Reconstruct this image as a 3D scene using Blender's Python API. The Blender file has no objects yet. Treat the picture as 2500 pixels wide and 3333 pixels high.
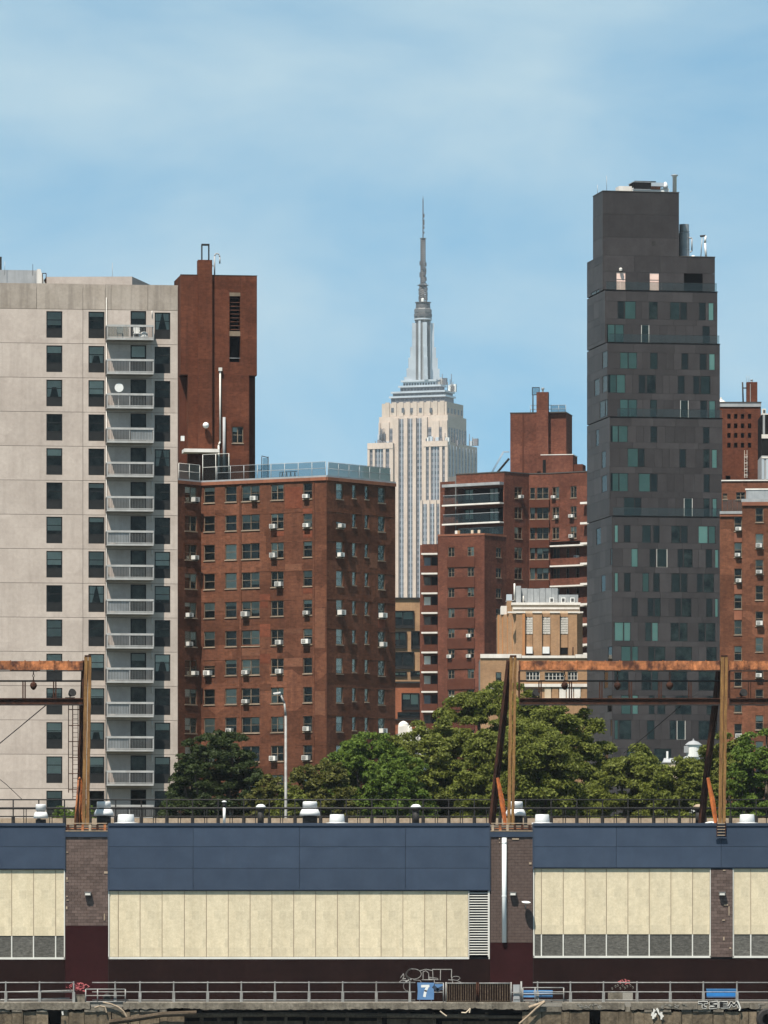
import bpy, math, random
import numpy as np
from mathutils import Vector, Matrix

random.seed(7)
R = math.radians
scene = bpy.context.scene
COL = scene.collection

# ------------------------------------------------------------------ camera
F = 20000.0      # focal length in photograph pixels (2500 px wide)
HY = 3060.0      # horizon row
CAMZ = 4.0       # camera height above the pier deck
cam_d = bpy.data.cameras.new("camera")
cam = bpy.data.objects.new("camera", cam_d)
COL.objects.link(cam)
cam.location = (0, 0, CAMZ)
cam.rotation_euler = (R(90), 0, 0)
cam_d.sensor_fit = 'HORIZONTAL'
cam_d.sensor_width = 36.0
cam_d.lens = 36.0 * F / 2500.0
cam_d.shift_y = (HY - 1666.5) / 2500.0
cam_d.clip_start = 1.0
cam_d.clip_end = 20000.0
scene.camera = cam

# ------------------------------------------------------------------ sun and sky
SUN_AZ = 27.0    # degrees left of the camera axis, behind the camera
SUN_EL = 62.0
sd = bpy.data.lights.new("sun", 'SUN')
sd.energy = 5.0
sd.angle = R(0.53)
sd.color = (1.0, 0.93, 0.83)
sun = bpy.data.objects.new("sun", sd)
COL.objects.link(sun)
to_sun = Vector((-math.sin(R(SUN_AZ)) * math.cos(R(SUN_EL)),
                 -math.cos(R(SUN_AZ)) * math.cos(R(SUN_EL)),
                 math.sin(R(SUN_EL))))
sun.rotation_euler = to_sun.to_track_quat('Z', 'Y').to_euler()
sun.location = (-60, -60, 200)

world = bpy.data.worlds.new("World")
scene.world = world
world.use_nodes = True
wn, wl = world.node_tree.nodes, world.node_tree.links
wn.clear()
w_out = wn.new('ShaderNodeOutputWorld')
w_bg = wn.new('ShaderNodeBackground')
w_bg.inputs['Strength'].default_value = 0.08
sky = wn.new('ShaderNodeTexSky')
sky.sky_type = 'NISHITA'
sky.sun_disc = False
sky.sun_elevation = R(SUN_EL)
sky.sun_rotation = math.atan2(to_sun.x, to_sun.y)
sky.altitude = 0
sky.air_density = 1.0
sky.dust_density = 0.6
sky.ozone_density = 2.0
tc = wn.new('ShaderNodeTexCoord')
lift = wn.new('ShaderNodeVectorMath'); lift.operation = 'ADD'
lift.inputs[1].default_value = (0, 0, 0.20)
nrm = wn.new('ShaderNodeVectorMath'); nrm.operation = 'NORMALIZE'
wl.new(tc.outputs['Generated'], lift.inputs[0])
wl.new(lift.outputs[0], nrm.inputs[0])
wl.new(nrm.outputs[0], sky.inputs['Vector'])
# thin high veil of cloud, a noise on the sky's direction, the same all round
cmap = wn.new('ShaderNodeMapping')
cmap.inputs['Scale'].default_value = (13, 13, 30)
cmap.inputs['Location'].default_value = (3.1, 0.4, 1.7)
cno = wn.new('ShaderNodeTexNoise')
cno.inputs['Scale'].default_value = 1.0
cno.inputs['Detail'].default_value = 7
cno.inputs['Roughness'].default_value = 0.52
cno.inputs['Distortion'].default_value = 0.35
cramp = wn.new('ShaderNodeMapRange')
cramp.inputs['From Min'].default_value = 0.38
cramp.inputs['From Max'].default_value = 0.70
cramp.inputs['To Min'].default_value = 0.02
cramp.inputs['To Max'].default_value = 0.82
cmix = wn.new('ShaderNodeMix'); cmix.data_type = 'RGBA'
cmix.inputs[7].default_value = (3.35, 4.45, 5.0, 1)
wl.new(tc.outputs['Generated'], cmap.inputs['Vector'])
wl.new(cmap.outputs[0], cno.inputs['Vector'])
wl.new(cno.outputs['Fac'], cramp.inputs['Value'])
wl.new(cramp.outputs[0], cmix.inputs[0])
tint = wn.new('ShaderNodeMix'); tint.data_type = 'RGBA'; tint.blend_type = 'MULTIPLY'
tint.inputs[0].default_value = 1.0
tint.inputs[7].default_value = (0.92, 1.19, 1.05, 1)
wl.new(sky.outputs[0], tint.inputs[6])
wl.new(tint.outputs[2], cmix.inputs[6])
wl.new(cmix.outputs[2], w_bg.inputs['Color'])
wl.new(w_bg.outputs[0], w_out.inputs['Surface'])

vs = scene.view_settings
vs.view_transform = 'Standard'
vs.look = 'None'
vs.exposure = 0.95
vs.gamma = 1.0
vs.use_curve_mapping = False
scene.cycles.max_bounces = 6
scene.cycles.transparent_max_bounces = 16
scene.cycles.volume_bounces = 0

# ------------------------------------------------------------------ helpers
def X(x, D): return (x - 1250.0) * D / F
def Z(y, D): return CAMZ + (HY - y) * D / F

class Face:
    """a vertical plane: u runs right along it, v goes into the building"""
    def __init__(s, x, D, deg, world=None):
        s.O = world if world else (X(x, D), D)
        s.deg = deg; s.a = R(deg); s.c = math.cos(s.a); s.s = math.sin(s.a)
    def u(s, x):
        k = (x - 1250.0) / F
        return (k * s.O[1] - s.O[0]) / (s.c - k * s.s)
    def D(s, x): return s.O[1] + s.u(x) * s.s
    def z(s, x, y): return Z(y, s.D(x))
    def xy(s, u, v=0.0): return (s.O[0] + u * s.c - v * s.s, s.O[1] + u * s.s + v * s.c)
    def off(s, v, u=0.0): return Face(0, 0, s.deg, s.xy(u, v))
    def turn(s, u, deg): return Face(0, 0, deg, s.xy(u, 0))

class MB:
    def __init__(s): s.v = []; s.f = []; s.m = []
    def quad(s, a, b, c, d, m=0):
        n = len(s.v); s.v += [a, b, c, d]; s.f.append((n, n+1, n+2, n+3)); s.m.append(m); return s
    def box(s, x0, x1, y0, y1, z0, z1, m=0):
        n = len(s.v)
        s.v += [(x0,y0,z0),(x1,y0,z0),(x1,y1,z0),(x0,y1,z0),(x0,y0,z1),(x1,y0,z1),(x1,y1,z1),(x0,y1,z1)]
        for f in ((0,3,2,1),(4,5,6,7),(0,1,5,4),(1,2,6,5),(2,3,7,6),(3,0,4,7)):
            s.f.append(tuple(n+i for i in f)); s.m.append(m)
        return s
    def tube(s, p, q, r0, r1=None, n=8, m=0, cap=True):
        r1 = r0 if r1 is None else r1
        p, q = Vector(p), Vector(q); d = (q - p)
        if d.length < 1e-6: return s
        d.normalize()
        t = Vector((0,0,1)) if abs(d.z) < .9 else Vector((1,0,0))
        e1 = d.cross(t).normalized(); e2 = d.cross(e1)
        b = len(s.v)
        for c, r in ((p, r0), (q, r1)):
            for i in range(n):
                a = 2*math.pi*i/n
                s.v.append(tuple(c + e1*math.cos(a)*r + e2*math.sin(a)*r))
        for i in range(n):
            j = (i+1) % n
            s.f.append((b+i, b+n+i, b+n+j, b+j)); s.m.append(m)
        if cap:
            s.f.append(tuple(b+i for i in range(n))); s.m.append(m)
            s.f.append(tuple(b+n+i for i in reversed(range(n)))); s.m.append(m)
        return s
    def path(s, pts, r, n=6, m=0):
        for a, b in zip(pts[:-1], pts[1:]): s.tube(a, b, r, r, n, m)
        return s
    def lathe(s, prof, n=20, m=0, cx=0, cy=0):
        b = len(s.v)
        for r, z in prof:
            for i in range(n):
                a = 2*math.pi*i/n
                s.v.append((cx + r*math.cos(a), cy + r*math.sin(a), z))
        for k in range(len(prof)-1):
            for i in range(n):
                j = (i+1) % n
                s.f.append((b+k*n+i, b+k*n+j, b+(k+1)*n+j, b+(k+1)*n+i)); s.m.append(m)
        s.f.append(tuple(b+i for i in reversed(range(n)))); s.m.append(m)
        s.f.append(tuple(b+(len(prof)-1)*n+i for i in range(n))); s.m.append(m)
        return s
    def prism(s, pts, z0, z1, m=0):
        n = len(pts); b = len(s.v)
        s.v += [(p[0], p[1], z0) for p in pts] + [(p[0], p[1], z1) for p in pts]
        for i in range(n):
            j = (i+1) % n
            s.f.append((b+i, b+j, b+n+j, b+n+i)); s.m.append(m)
        s.f.append(tuple(b+i for i in reversed(range(n)))); s.m.append(m)
        s.f.append(tuple(b+n+i for i in range(n))); s.m.append(m)
        return s
    def ribbon(s, pts, w, y, m=0):
        """flat strokes in the u-z plane at depth y"""
        for (a, b) in zip(pts[:-1], pts[1:]):
            dx, dz = b[0]-a[0], b[1]-a[1]; L = math.hypot(dx, dz) or 1e-6
            nx, nz = -dz/L*w/2, dx/L*w/2; ex, ez = dx/L*w*.3, dz/L*w*.3
            s.quad((a[0]-ex-nx, y, a[1]-ez-nz), (b[0]+ex-nx, y, b[1]+ez-nz), (b[0]+ex+nx, y, b[1]+ez+nz), (a[0]-ex+nx, y, a[1]-ez+nz), m)
        return s
    def mesh(s, name, mats, smooth=False):
        me = bpy.data.meshes.new(name)
        me.from_pydata(s.v, [], s.f)
        for mm in (mats if isinstance(mats, (list, tuple)) else [mats]): me.materials.append(mm)
        if any(s.m): me.polygons.foreach_set("material_index", s.m)
        if smooth: me.polygons.foreach_set("use_smooth", [True]*len(s.f))
        me.update()
        return me

def obj(name, me, parent=None, loc=(0,0,0), rz=0.0, scale=None):
    o = bpy.data.objects.new(name, me)
    COL.objects.link(o)
    o.location = loc
    if rz: o.rotation_euler = (0, 0, rz)
    if scale: o.scale = scale
    if parent is not None: o.parent = parent
    return o

def tag(o, label, cat, group=None):
    o["label"] = label; o["category"] = cat
    if group: o["group"] = group
    return o

def thing(name, label, cat, loc, group=None):
    o = bpy.data.objects.new(name, None)
    COL.objects.link(o); o.location = loc; o.empty_display_size = .5
    return tag(o, label, cat, group)

def onface(name, me, root, face, u=0.0, v=0.0, z=0.0):
    """link a mesh, drawn in a face's own u-v-z axes, as a part of root"""
    x, y = face.xy(u, v)
    return obj(name, me, root, (x - root.location.x, y - root.location.y, z - root.location.z), face.a)

def struct(o): o["kind"] = "structure"; return o
def stuff(o): o["kind"] = "stuff"; return o

# ------------------------------------------------------------------ materials
def rgb(h):
    h = h.lstrip('#'); c = [int(h[i:i+2], 16)/255 for i in (0, 2, 4)]
    return tuple(x/12.92 if x <= .04045 else ((x+.055)/1.055)**2.4 for x in c)

def M(name, c1, c2=None, scale=1.0, rough=.8, metal=0.0, spec=.25, bump=0.0, streak=0.0, c3=None,
      rnd=0.0, grain=0.0, gscale=14.0, patch=0.0, stretch=(1,1,1), lo=.35, hi=.65, brick=None, bsize=(.4, .14)):
    m = bpy.data.materials.new(name); m.use_nodes = True
    n, l = m.node_tree.nodes, m.node_tree.links
    p = n['Principled BSDF']
    p.inputs['Roughness'].default_value = rough
    p.inputs['Metallic'].default_value = metal
    p.inputs['Specular IOR Level'].default_value = spec
    c2 = c2 or c1
    t = n.new('ShaderNodeTexCoord'); oi = n.new('ShaderNodeObjectInfo')
    ad = n.new('ShaderNodeVectorMath'); ad.operation = 'MULTIPLY_ADD'
    ad.inputs[1].default_value = (1, 1, 1)
    rv = n.new('ShaderNodeVectorMath'); rv.operation = 'SCALE'; rv.inputs[0].default_value = (37, 53, 71)
    l.new(oi.outputs['Random'], rv.inputs['Scale'])
    l.new(t.outputs['Object'], ad.inputs[0]); l.new(rv.outputs[0], ad.inputs[2])
    def noise(sc, st, det=5, ro=.6):
        mp = n.new('ShaderNodeMapping'); mp.inputs['Scale'].default_value = tuple(sc*k for k in st)
        no = n.new('ShaderNodeTexNoise'); no.inputs['Scale'].default_value = 1
        no.inputs['Detail'].default_value = det; no.inputs['Roughness'].default_value = ro
        l.new(ad.outputs[0], mp.inputs['Vector']); l.new(mp.outputs[0], no.inputs['Vector'])
        return no.outputs['Fac']
    def mrange(s, a, b, c=0., d=1.):
        r = n.new('ShaderNodeMapRange'); l.new(s, r.inputs['Value'])
        for k, v in zip(('From Min','From Max','To Min','To Max'), (a,b,c,d)): r.inputs[k].default_value = v
        return r.outputs[0]
    def mix(a, b, f, mode='MIX'):
        x = n.new('ShaderNodeMix'); x.data_type = 'RGBA'; x.blend_type = mode
        if isinstance(f, float): x.inputs[0].default_value = f
        else: l.new(f, x.inputs[0])
        for k, q in ((6, a), (7, b)):
            if isinstance(q, tuple): x.inputs[k].default_value = (*q, 1)
            else: l.new(q, x.inputs[k])
        return x.outputs[2]
    nz = noise(scale, stretch)
    c = mix(c1, c2, mrange(nz, lo, hi))
    if brick:
        mp = n.new('ShaderNodeMapping'); mp.inputs['Rotation'].default_value = (R(90), 0, 0)
        bt = n.new('ShaderNodeTexBrick')
        bt.inputs['Scale'].default_value = 1.0
        bw_, bh_ = bsize; bt.inputs['Brick Width'].default_value = bw_; bt.inputs['Row Height'].default_value = bh_
        bt.inputs['Mortar Size'].default_value = .012
        bt.inputs['Color1'].default_value = (.62,.62,.62,1); bt.inputs['Color2'].default_value = (1.25,1.2,1.15,1)
        bt.inputs['Mortar'].default_value = (1.1,1.1,1.1,1)
        l.new(t.outputs['Object'], mp.inputs['Vector']); l.new(mp.outputs[0], bt.inputs['Vector'])
        c = mix(c, bt.outputs['Color'], brick, 'MULTIPLY')
    if patch:
        mp = n.new('ShaderNodeMapping'); mp.inputs['Scale'].default_value = (.30, .30, .42)
        vo = n.new('ShaderNodeTexVoronoi'); vo.distance = 'CHEBYCHEV'; vo.inputs['Scale'].default_value = 1
        l.new(ad.outputs[0], mp.inputs['Vector']); l.new(mp.outputs[0], vo.inputs['Vector'])
        sp = n.new('ShaderNodeSeparateColor'); l.new(vo.outputs['Color'], sp.inputs[0])
        k = mrange(sp.outputs[0], 0, 1, 1-patch, 1+patch*.6)
        cc = n.new('ShaderNodeCombineColor')
        for i in range(3): l.new(k, cc.inputs[i])
        c = mix(c, cc.outputs[0], 1.0, 'MULTIPLY')
    if streak:
        s = noise(1.0, (1.7, 1.7, .10), 6, .65)
        c = mix(c, c3 or tuple(k*.45 for k in c1), mrange(s, .48, .75, 0, streak))
    if grain:
        g = mrange(noise(gscale, (1, 1, 1), 3, .7), .25, .75, 1-grain, 1+grain)
        cc = n.new('ShaderNodeCombineColor')
        for i in range(3): l.new(g, cc.inputs[i])
        c = mix(c, cc.outputs[0], 1.0, 'MULTIPLY')
    if rnd:
        k = mrange(oi.outputs['Random'], 0, 1, 1-rnd, 1+rnd)
        cc = n.new('ShaderNodeCombineColor')
        for i in range(3): l.new(k, cc.inputs[i])
        c = mix(c, cc.outputs[0], 1.0, 'MULTIPLY')
    l.new(c, p.inputs['Base Color'])
    if bump:
        b = n.new('ShaderNodeBump'); b.inputs['Strength'].default_value = bump; b.inputs['Distance'].default_value = .05
        l.new(noise(gscale, (1,1,1), 4, .6), b.inputs['Height']); l.new(b.outputs[0], p.inputs['Normal'])
    return m

def glass_mat(name, tint, refl=.10, rough=.03, wob=.02):
    """thin window glass: sky reflected over what is behind it"""
    m = bpy.data.materials.new(name); m.use_nodes = True
    n, l = m.node_tree.nodes, m.node_tree.links
    n.clear()
    o = n.new('ShaderNodeOutputMaterial'); mx = n.new('ShaderNodeMixShader')
    tr = n.new('ShaderNodeBsdfTransparent'); tr.inputs[0].default_value = (*tint, 1)
    gl = n.new('ShaderNodeBsdfGlossy'); gl.inputs['Roughness'].default_value = rough
    gl.inputs[0].default_value = (.85, .80, .72, 1)
    fr = n.new('ShaderNodeFresnel'); fr.inputs[0].default_value = 1.27
    ad = n.new('ShaderNodeMath'); ad.operation = 'ADD'; ad.use_clamp = True; ad.inputs[1].default_value = refl
    no = n.new('ShaderNodeTexNoise'); no.inputs['Scale'].default_value = 2.2
    t = n.new('ShaderNodeTexCoord'); bp = n.new('ShaderNodeBump')
    bp.inputs['Strength'].default_value = wob; bp.inputs['Distance'].default_value = .06
    l.new(t.outputs['Object'], no.inputs['Vector']); l.new(no.outputs['Fac'], bp.inputs['Height'])
    l.new(bp.outputs[0], gl.inputs['Normal'])
    l.new(fr.outputs[0], ad.inputs[0]); l.new(ad.outputs[0], mx.inputs[0])
    l.new(tr.outputs[0], mx.inputs[1]); l.new(gl.outputs[0], mx.inputs[2]); l.new(mx.outputs[0], o.inputs[0])
    return m

mt = {}
mt['conc'] = M('precast_concrete', (.345,.290,.253), (.405,.345,.303), .35, .9, spec=.08, streak=.40, c3=(.24,.20,.172), grain=.09, gscale=3, bump=.12, rnd=.045, patch=.07)
mt['conc_top'] = M('weathered_parapet', (.25,.21,.175), (.32,.275,.235), .5, .9, spec=.1, streak=.8, c3=(.15,.125,.105), grain=.08, gscale=4, bump=.12, rnd=.12)
mt['groove'] = M('dark_joint', (.06,.052,.047), rough=.95)
mt['frame_dark'] = M('dark_window_frame', (.012,.0125,.0125), (.018,.0185,.0185), 2, .5, spec=.15)
mt['spandrel'] = M('dark_spandrel', (.016,.017,.017), (.03,.03,.03), 1.2, .35, rnd=.2, spec=.2)
mt['glass'] = glass_mat('window_glass', (.84,.86,.85), .0)
mt['glass_teal'] = glass_mat('teal_glass', (.88,.94,.92), .0)
mt['glass_rail'] = glass_mat('balcony_glass', (.74,.77,.76), .02, .12)
mt['mesh_screen'] = glass_mat('fence_mesh', (.66,.72,.74), .0, .5)
mt['room'] = M('room_interior', (.016,.015,.014), (.14,.13,.115), .55, .9, lo=.40, hi=.64, spec=.05)
mt['room_dark'] = M('dark_interior', (.005,.005,.0055), (.012,.012,.012), .8, .95, spec=.03)
mt['blind'] = M('window_blind', (.50,.49,.44), (.60,.585,.53), 1.5, .8, rnd=.45)
mt['curtain'] = M('curtain', (.50,.50,.46), (.30,.30,.28), 3, .9, stretch=(3,1,.2), rnd=.3)
mt['alu_w'] = M('pale_aluminium', (.42,.40,.37), (.52,.50,.47), 2, .45, metal=.15, streak=.25, c3=(.25,.21,.17))
mt['bal_white'] = M('balcony_paint', (.27,.265,.255), (.33,.325,.315), 2, .6, streak=.35, c3=(.15,.13,.11))
mt['bal_bar'] = M('baluster_shaded', (.085,.085,.084), (.12,.12,.118), 2, .6)  # pale bars coloured dark to stand in for the shaded balcony behind them
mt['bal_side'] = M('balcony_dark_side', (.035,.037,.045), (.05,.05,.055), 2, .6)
mt['brickA'] = M('brown_red_brick', (.088,.0355,.0215), (.122,.051,.0305), .22, .92, spec=.06, streak=.55, c3=(.044,.021,.015), grain=.28, gscale=2.6, patch=.34, bump=.15, brick=.5)
mt['brickB'] = M('deep_brown_brick', (.076,.026,.015), (.104,.037,.021), .3, .92, spec=.06, streak=.6, c3=(.04,.017,.012), grain=.22, gscale=2.6, patch=.2, bump=.15, brick=.45)
mt['brickC'] = M('russet_brick', (.092,.034,.0225), (.120,.046,.030), .3, .92, spec=.06, streak=.45, c3=(.05,.022,.016), grain=.24, gscale=2.4, patch=.22, bump=.12, brick=.45)
mt['brickD'] = M('orange_brown_brick', (.102,.042,.025), (.138,.057,.033), .3, .92, spec=.06, streak=.45, c3=(.06,.027,.018), grain=.26, gscale=2.6, patch=.28, bump=.12, brick=.45)
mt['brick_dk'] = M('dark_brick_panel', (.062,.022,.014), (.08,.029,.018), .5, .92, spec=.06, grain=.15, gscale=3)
mt['coping_red'] = M('terracotta_coping', (.165,.06,.034), (.205,.08,.043), .7, .8, streak=.5, c3=(.09,.04,.03), rnd=.12)
mt['coping_grey'] = M('grey_coping', (.22,.225,.23), (.28,.285,.29), .7, .6, streak=.3)
mt['coping_white'] = M('white_coping', (.50,.465,.425), (.58,.55,.51), .7, .7, streak=.35, c3=(.28,.25,.21))
mt['sill'] = M('stone_sill', (.20,.155,.112), (.26,.20,.145), 2, .85, rnd=.2)
mt['wframe_tan'] = M('tan_window_frame', (.125,.092,.063), (.165,.125,.088), 2, .6, rnd=.2)
mt['ac'] = M('air_conditioner_shell', (.46,.45,.42), (.54,.53,.50), 2, .5, rnd=.2)
mt['ac_dk'] = M('air_conditioner_grille', (.03,.03,.03), (.06,.06,.06), 6, .6)
mt['tan'] = M('tan_brick', (.30,.185,.105), (.235,.143,.082), .5, .9, spec=.1, streak=.5, c3=(.15,.09,.05), grain=.15, gscale=4, brick=.25)
mt['tan_lit'] = M('lit_tan_brick', (.36,.165,.065), (.29,.14,.065), .5, .9, spec=.1, streak=.3, grain=.1, gscale=4)  # orange copy of the tan brick, with sunlight put into its colour
mt['cream'] = M('cream_stone', (.48,.39,.29), (.41,.33,.24), .6, .85, streak=.35, c3=(.24,.18,.13))
mt['lattice'] = M('white_lattice', (.52,.50,.46), (.45,.43,.39), 2, .7)
mt['zinc'] = M('grey_metal_housing', (.22,.23,.235), (.30,.31,.315), 1.0, .5, metal=.2, streak=.4)
mt['panel_dk'] = M('charcoal_panel', (.0300,.0268,.0275), (.0385,.0350,.0360), .6, .6, rnd=.2, grain=.1, gscale=4, spec=.10, streak=.25)
mt['panel_dk_lit'] = M('charcoal_panel_lit', (.037,.0335,.034), (.046,.042,.043), .6, .6, rnd=.2, grain=.1, gscale=4, spec=.12, streak=.25)  # lighter copy of the charcoal panel: sunlight on the left flank is in the colour
mt['joint_dk'] = M('panel_joint', (.006,.006,.006), rough=.95, spec=.03)
mt['teal'] = M('teal_blind', (.225,.285,.250), (.265,.325,.285), 1.0, .7, rnd=.35)
mt['teal_dk'] = M('teal_dark_blind', (.075,.080,.074), (.050,.055,.051), 1.0, .7, rnd=.45)
mt['teal_lt'] = M('pale_blind', (.60,.72,.62), (.70,.78,.68), 1.0, .7, rnd=.2)
mt['door_pink'] = M('pale_terrace_door', (.62,.42,.35), (.68,.50,.43), 1.5, .6)
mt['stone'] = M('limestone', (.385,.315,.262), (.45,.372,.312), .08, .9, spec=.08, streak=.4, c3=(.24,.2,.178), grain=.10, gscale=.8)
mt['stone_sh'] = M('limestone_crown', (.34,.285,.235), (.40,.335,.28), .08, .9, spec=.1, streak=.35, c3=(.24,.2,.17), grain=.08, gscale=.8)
mt['strip'] = M('aluminium_spandrel', (.13,.125,.135), (.175,.17,.18), .1, .5, metal=.1, grain=.15, gscale=.6)
mt['strip_win'] = M('far_window', (.05,.055,.062), (.10,.105,.115), .3, .25, spec=.5)
mt['steel'] = M('mast_metal', (.095,.095,.095), (.135,.135,.133), .1, .5, metal=.3)
mt['steel_lt'] = M('mast_bright_metal', (.40,.42,.44), (.50,.52,.54), .1, .4, metal=.5)
mt['steel_dk'] = M('mast_dark', (.06,.06,.062), (.09,.09,.092), .1, .5, metal=.2)
mt['blue'] = M('blue_metal_panel', (.027,.040,.064), (.034,.049,.076), .7, .6, rnd=.08, grain=.05, gscale=3, spec=.12, streak=.25, c3=(.022,.030,.045))
mt['blue_trim'] = M('dark_blue_trim', (.022,.033,.052), (.03,.042,.064), .5, .6, spec=.15)
mt['cream_pan'] = M('translucent_cream_panel', (.455,.392,.277), (.505,.438,.312), 2.6, .8, rnd=.05, grain=.11, gscale=7, spec=.08, streak=.4, c3=(.35,.29,.19), brick=.22, bsize=(.47,.60))
mt['grey_pan'] = M('wired_grey_glazing', (.05,.048,.042), (.105,.10,.088), 3.5, .6, spec=.15, stretch=(1,1,4), rnd=.15, grain=.35, gscale=9)
mt['alu'] = M('white_mullion', (.44,.43,.39), (.50,.49,.45), 1, .6, streak=.2)
mt['base_brown'] = M('dark_brown_paint', (.0085,.0036,.0032), (.012,.0052,.0045), .4, .85, spec=.05, grain=.2, gscale=3, streak=.3, c3=(.018,.010,.008))
mt['maroon'] = M('maroon_paint', (.017,.0045,.0048), (.023,.006,.0065), .4, .8, spec=.05, grain=.15, gscale=3)
mt['block'] = M('brown_painted_block', (.084,.060,.052), (.103,.075,.065), 3, .9, spec=.08, rnd=.22, grain=.15, gscale=20, bump=.2)
mt['mortar'] = M('block_mortar', (.030,.021,.019), (.04,.028,.025), 3, .95, spec=.05)
mt['pipe_w'] = M('pale_downpipe', (.55,.58,.58), (.62,.64,.63), 1, .75, spec=.15, streak=.25)
mt['rust'] = M('rusted_steel', (.40,.150,.062), (.062,.028,.020), 1.1, .85, spec=.08, streak=.6, c3=(.035,.02,.015), grain=.45, gscale=4, stretch=(1.3,1,.9), bump=.4, lo=.38, hi=.62)
mt['rust_or'] = M('orange_rust', (.36,.105,.028), (.17,.055,.025), 2.2, .8, spec=.08, grain=.3, gscale=5, bump=.3)
mt['rust_tan'] = M('tan_rusted_post', (.215,.118,.042), (.11,.056,.025), 2.0, .85, spec=.1, stretch=(3,3,.35), streak=.5, c3=(.05,.027,.016), grain=.25, gscale=7, bump=.3)
mt['rust_dk'] = M('dark_rusted_steel', (.022,.011,.008), (.055,.022,.013), 2, .85, spec=.1, grain=.35, gscale=6, bump=.3)
mt['black'] = M('black_iron', (.012,.011,.011), (.022,.02,.018), 3, .7)
mt['galv'] = M('galvanised_steel', (.24,.24,.23), (.165,.16,.15), 3, .6, metal=.1, streak=.5, c3=(.10,.07,.05))
mt['vent'] = M('spun_aluminium', (.50,.50,.49), (.56,.56,.55), 2, .5, metal=.15)
mt['white'] = M('white_paint', (.58,.58,.56), (.52,.52,.50), 1.5, .6)
mt['sea_conc'] = M('seawall_concrete', (.090,.078,.062), (.15,.132,.106), 1.1, .95, spec=.1, streak=.7, c3=(.035,.03,.023), grain=.4, gscale=5, bump=.7)
mt['sea_block'] = M('seawall_block', (.095,.074,.050), (.14,.11,.076), 1.3, .95, spec=.1, streak=.8, c3=(.025,.02,.015), grain=.4, gscale=4, bump=.8, rnd=.3)
mt['timber'] = M('wet_timber', (.055,.040,.027), (.10,.075,.052), 1.5, .9, spec=.1, stretch=(.4,3,3), grain=.4, gscale=6, bump=.6, rnd=.35)
mt['drift'] = M('bleached_driftwood', (.22,.165,.115), (.30,.235,.17), 3, .9, grain=.2, gscale=8)
mt['sign_blue'] = M('blue_sign_paint', (.065,.14,.27), (.085,.17,.31), 2, .6, streak=.2)
mt['bench_blue'] = M('bright_blue_paint', (.015,.13,.34), (.022,.155,.38), 2, .6)
mt['bench_lt'] = M('light_blue_slats', (.06,.18,.36), (.09,.22,.40), 2, .6)
mt['red_rag'] = M('faded_red_netting', (.35,.07,.08), (.45,.14,.14), 4, .85)
mt['leaf_trunk'] = M('tree_bark', (.06,.045,.032), (.10,.075,.055), 2, .95, bump=.5)
mt['ground'] = M('park_ground', (.06,.075,.035), (.10,.095,.06), .05, 1.0)
mt['asphalt'] = M('roof_felt', (.10,.10,.10), (.14,.14,.135), .4, .95)
mt['deck'] = M('pier_deck_concrete', (.17,.16,.14), (.22,.205,.18), .5, .95, grain=.2)

mt['brick_or'] = M('orange_red_brick', (.20,.070,.036), (.24,.088,.046), .4, .9, spec=.1, streak=.2, grain=.15, gscale=3, brick=.3)
mt['slab_under'] = M('balcony_slab', (.15,.145,.14), (.20,.195,.19), 1, .9, streak=.4)
mt['chalk'] = M('faded_white_paint', (.30,.29,.275), (.22,.21,.20), 4, .9, grain=.3, gscale=6)
mt['patch_red'] = M('new_red_brick', (.112,.036,.021), (.130,.044,.026), .6, .92, spec=.06, grain=.2, gscale=3, rnd=.2, brick=.4)
mt['patch_dk'] = M('stained_brick', (.062,.026,.016), (.08,.034,.02), .6, .92, spec=.06, grain=.2, gscale=3, rnd=.25, brick=.4)
mt['patch_lt'] = M('pale_brick', (.112,.049,.030), (.128,.058,.036), .6, .92, spec=.06, grain=.2, gscale=3, rnd=.15, brick=.4)
def leaf_mat(name, c1, c2):
    m = bpy.data.materials.new(name); m.use_nodes = True
    n, l = m.node_tree.nodes, m.node_tree.links
    p = n['Principled BSDF']; p.inputs['Roughness'].default_value = .6; p.inputs['Specular IOR Level'].default_value = .15
    ge = n.new('ShaderNodeNewGeometry'); ra = n.new('ShaderNodeMix'); ra.data_type = 'RGBA'
    ra.inputs[6].default_value = (*c1, 1); ra.inputs[7].default_value = (*c2, 1)
    l.new(ge.outputs['Random Per Island'], ra.inputs[0]); l.new(ra.outputs[2], p.inputs['Base Color'])
    tl = n.new('ShaderNodeBsdfTranslucent'); mx = n.new('ShaderNodeMixShader'); mx.inputs[0].default_value = .38
    l.new(ra.outputs[2], tl.inputs[0]); l.new(p.outputs[0], mx.inputs[1]); l.new(tl.outputs[0], mx.inputs[2])
    l.new(mx.outputs[0], n['Material Output'].inputs[0])
    return m
mt['leaf_a'] = leaf_mat('leaves_olive_green', (.052,.062,.009), (.150,.168,.030))
mt['leaf_b'] = leaf_mat('leaves_bright_green', (.040,.072,.009), (.105,.150,.022))
mt['leaf_c'] = leaf_mat('leaves_dark_green', (.015,.025,.007), (.040,.056,.015))
mt['leaf_d'] = leaf_mat('leaves_dull_olive', (.056,.057,.012), (.118,.118,.028))
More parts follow.
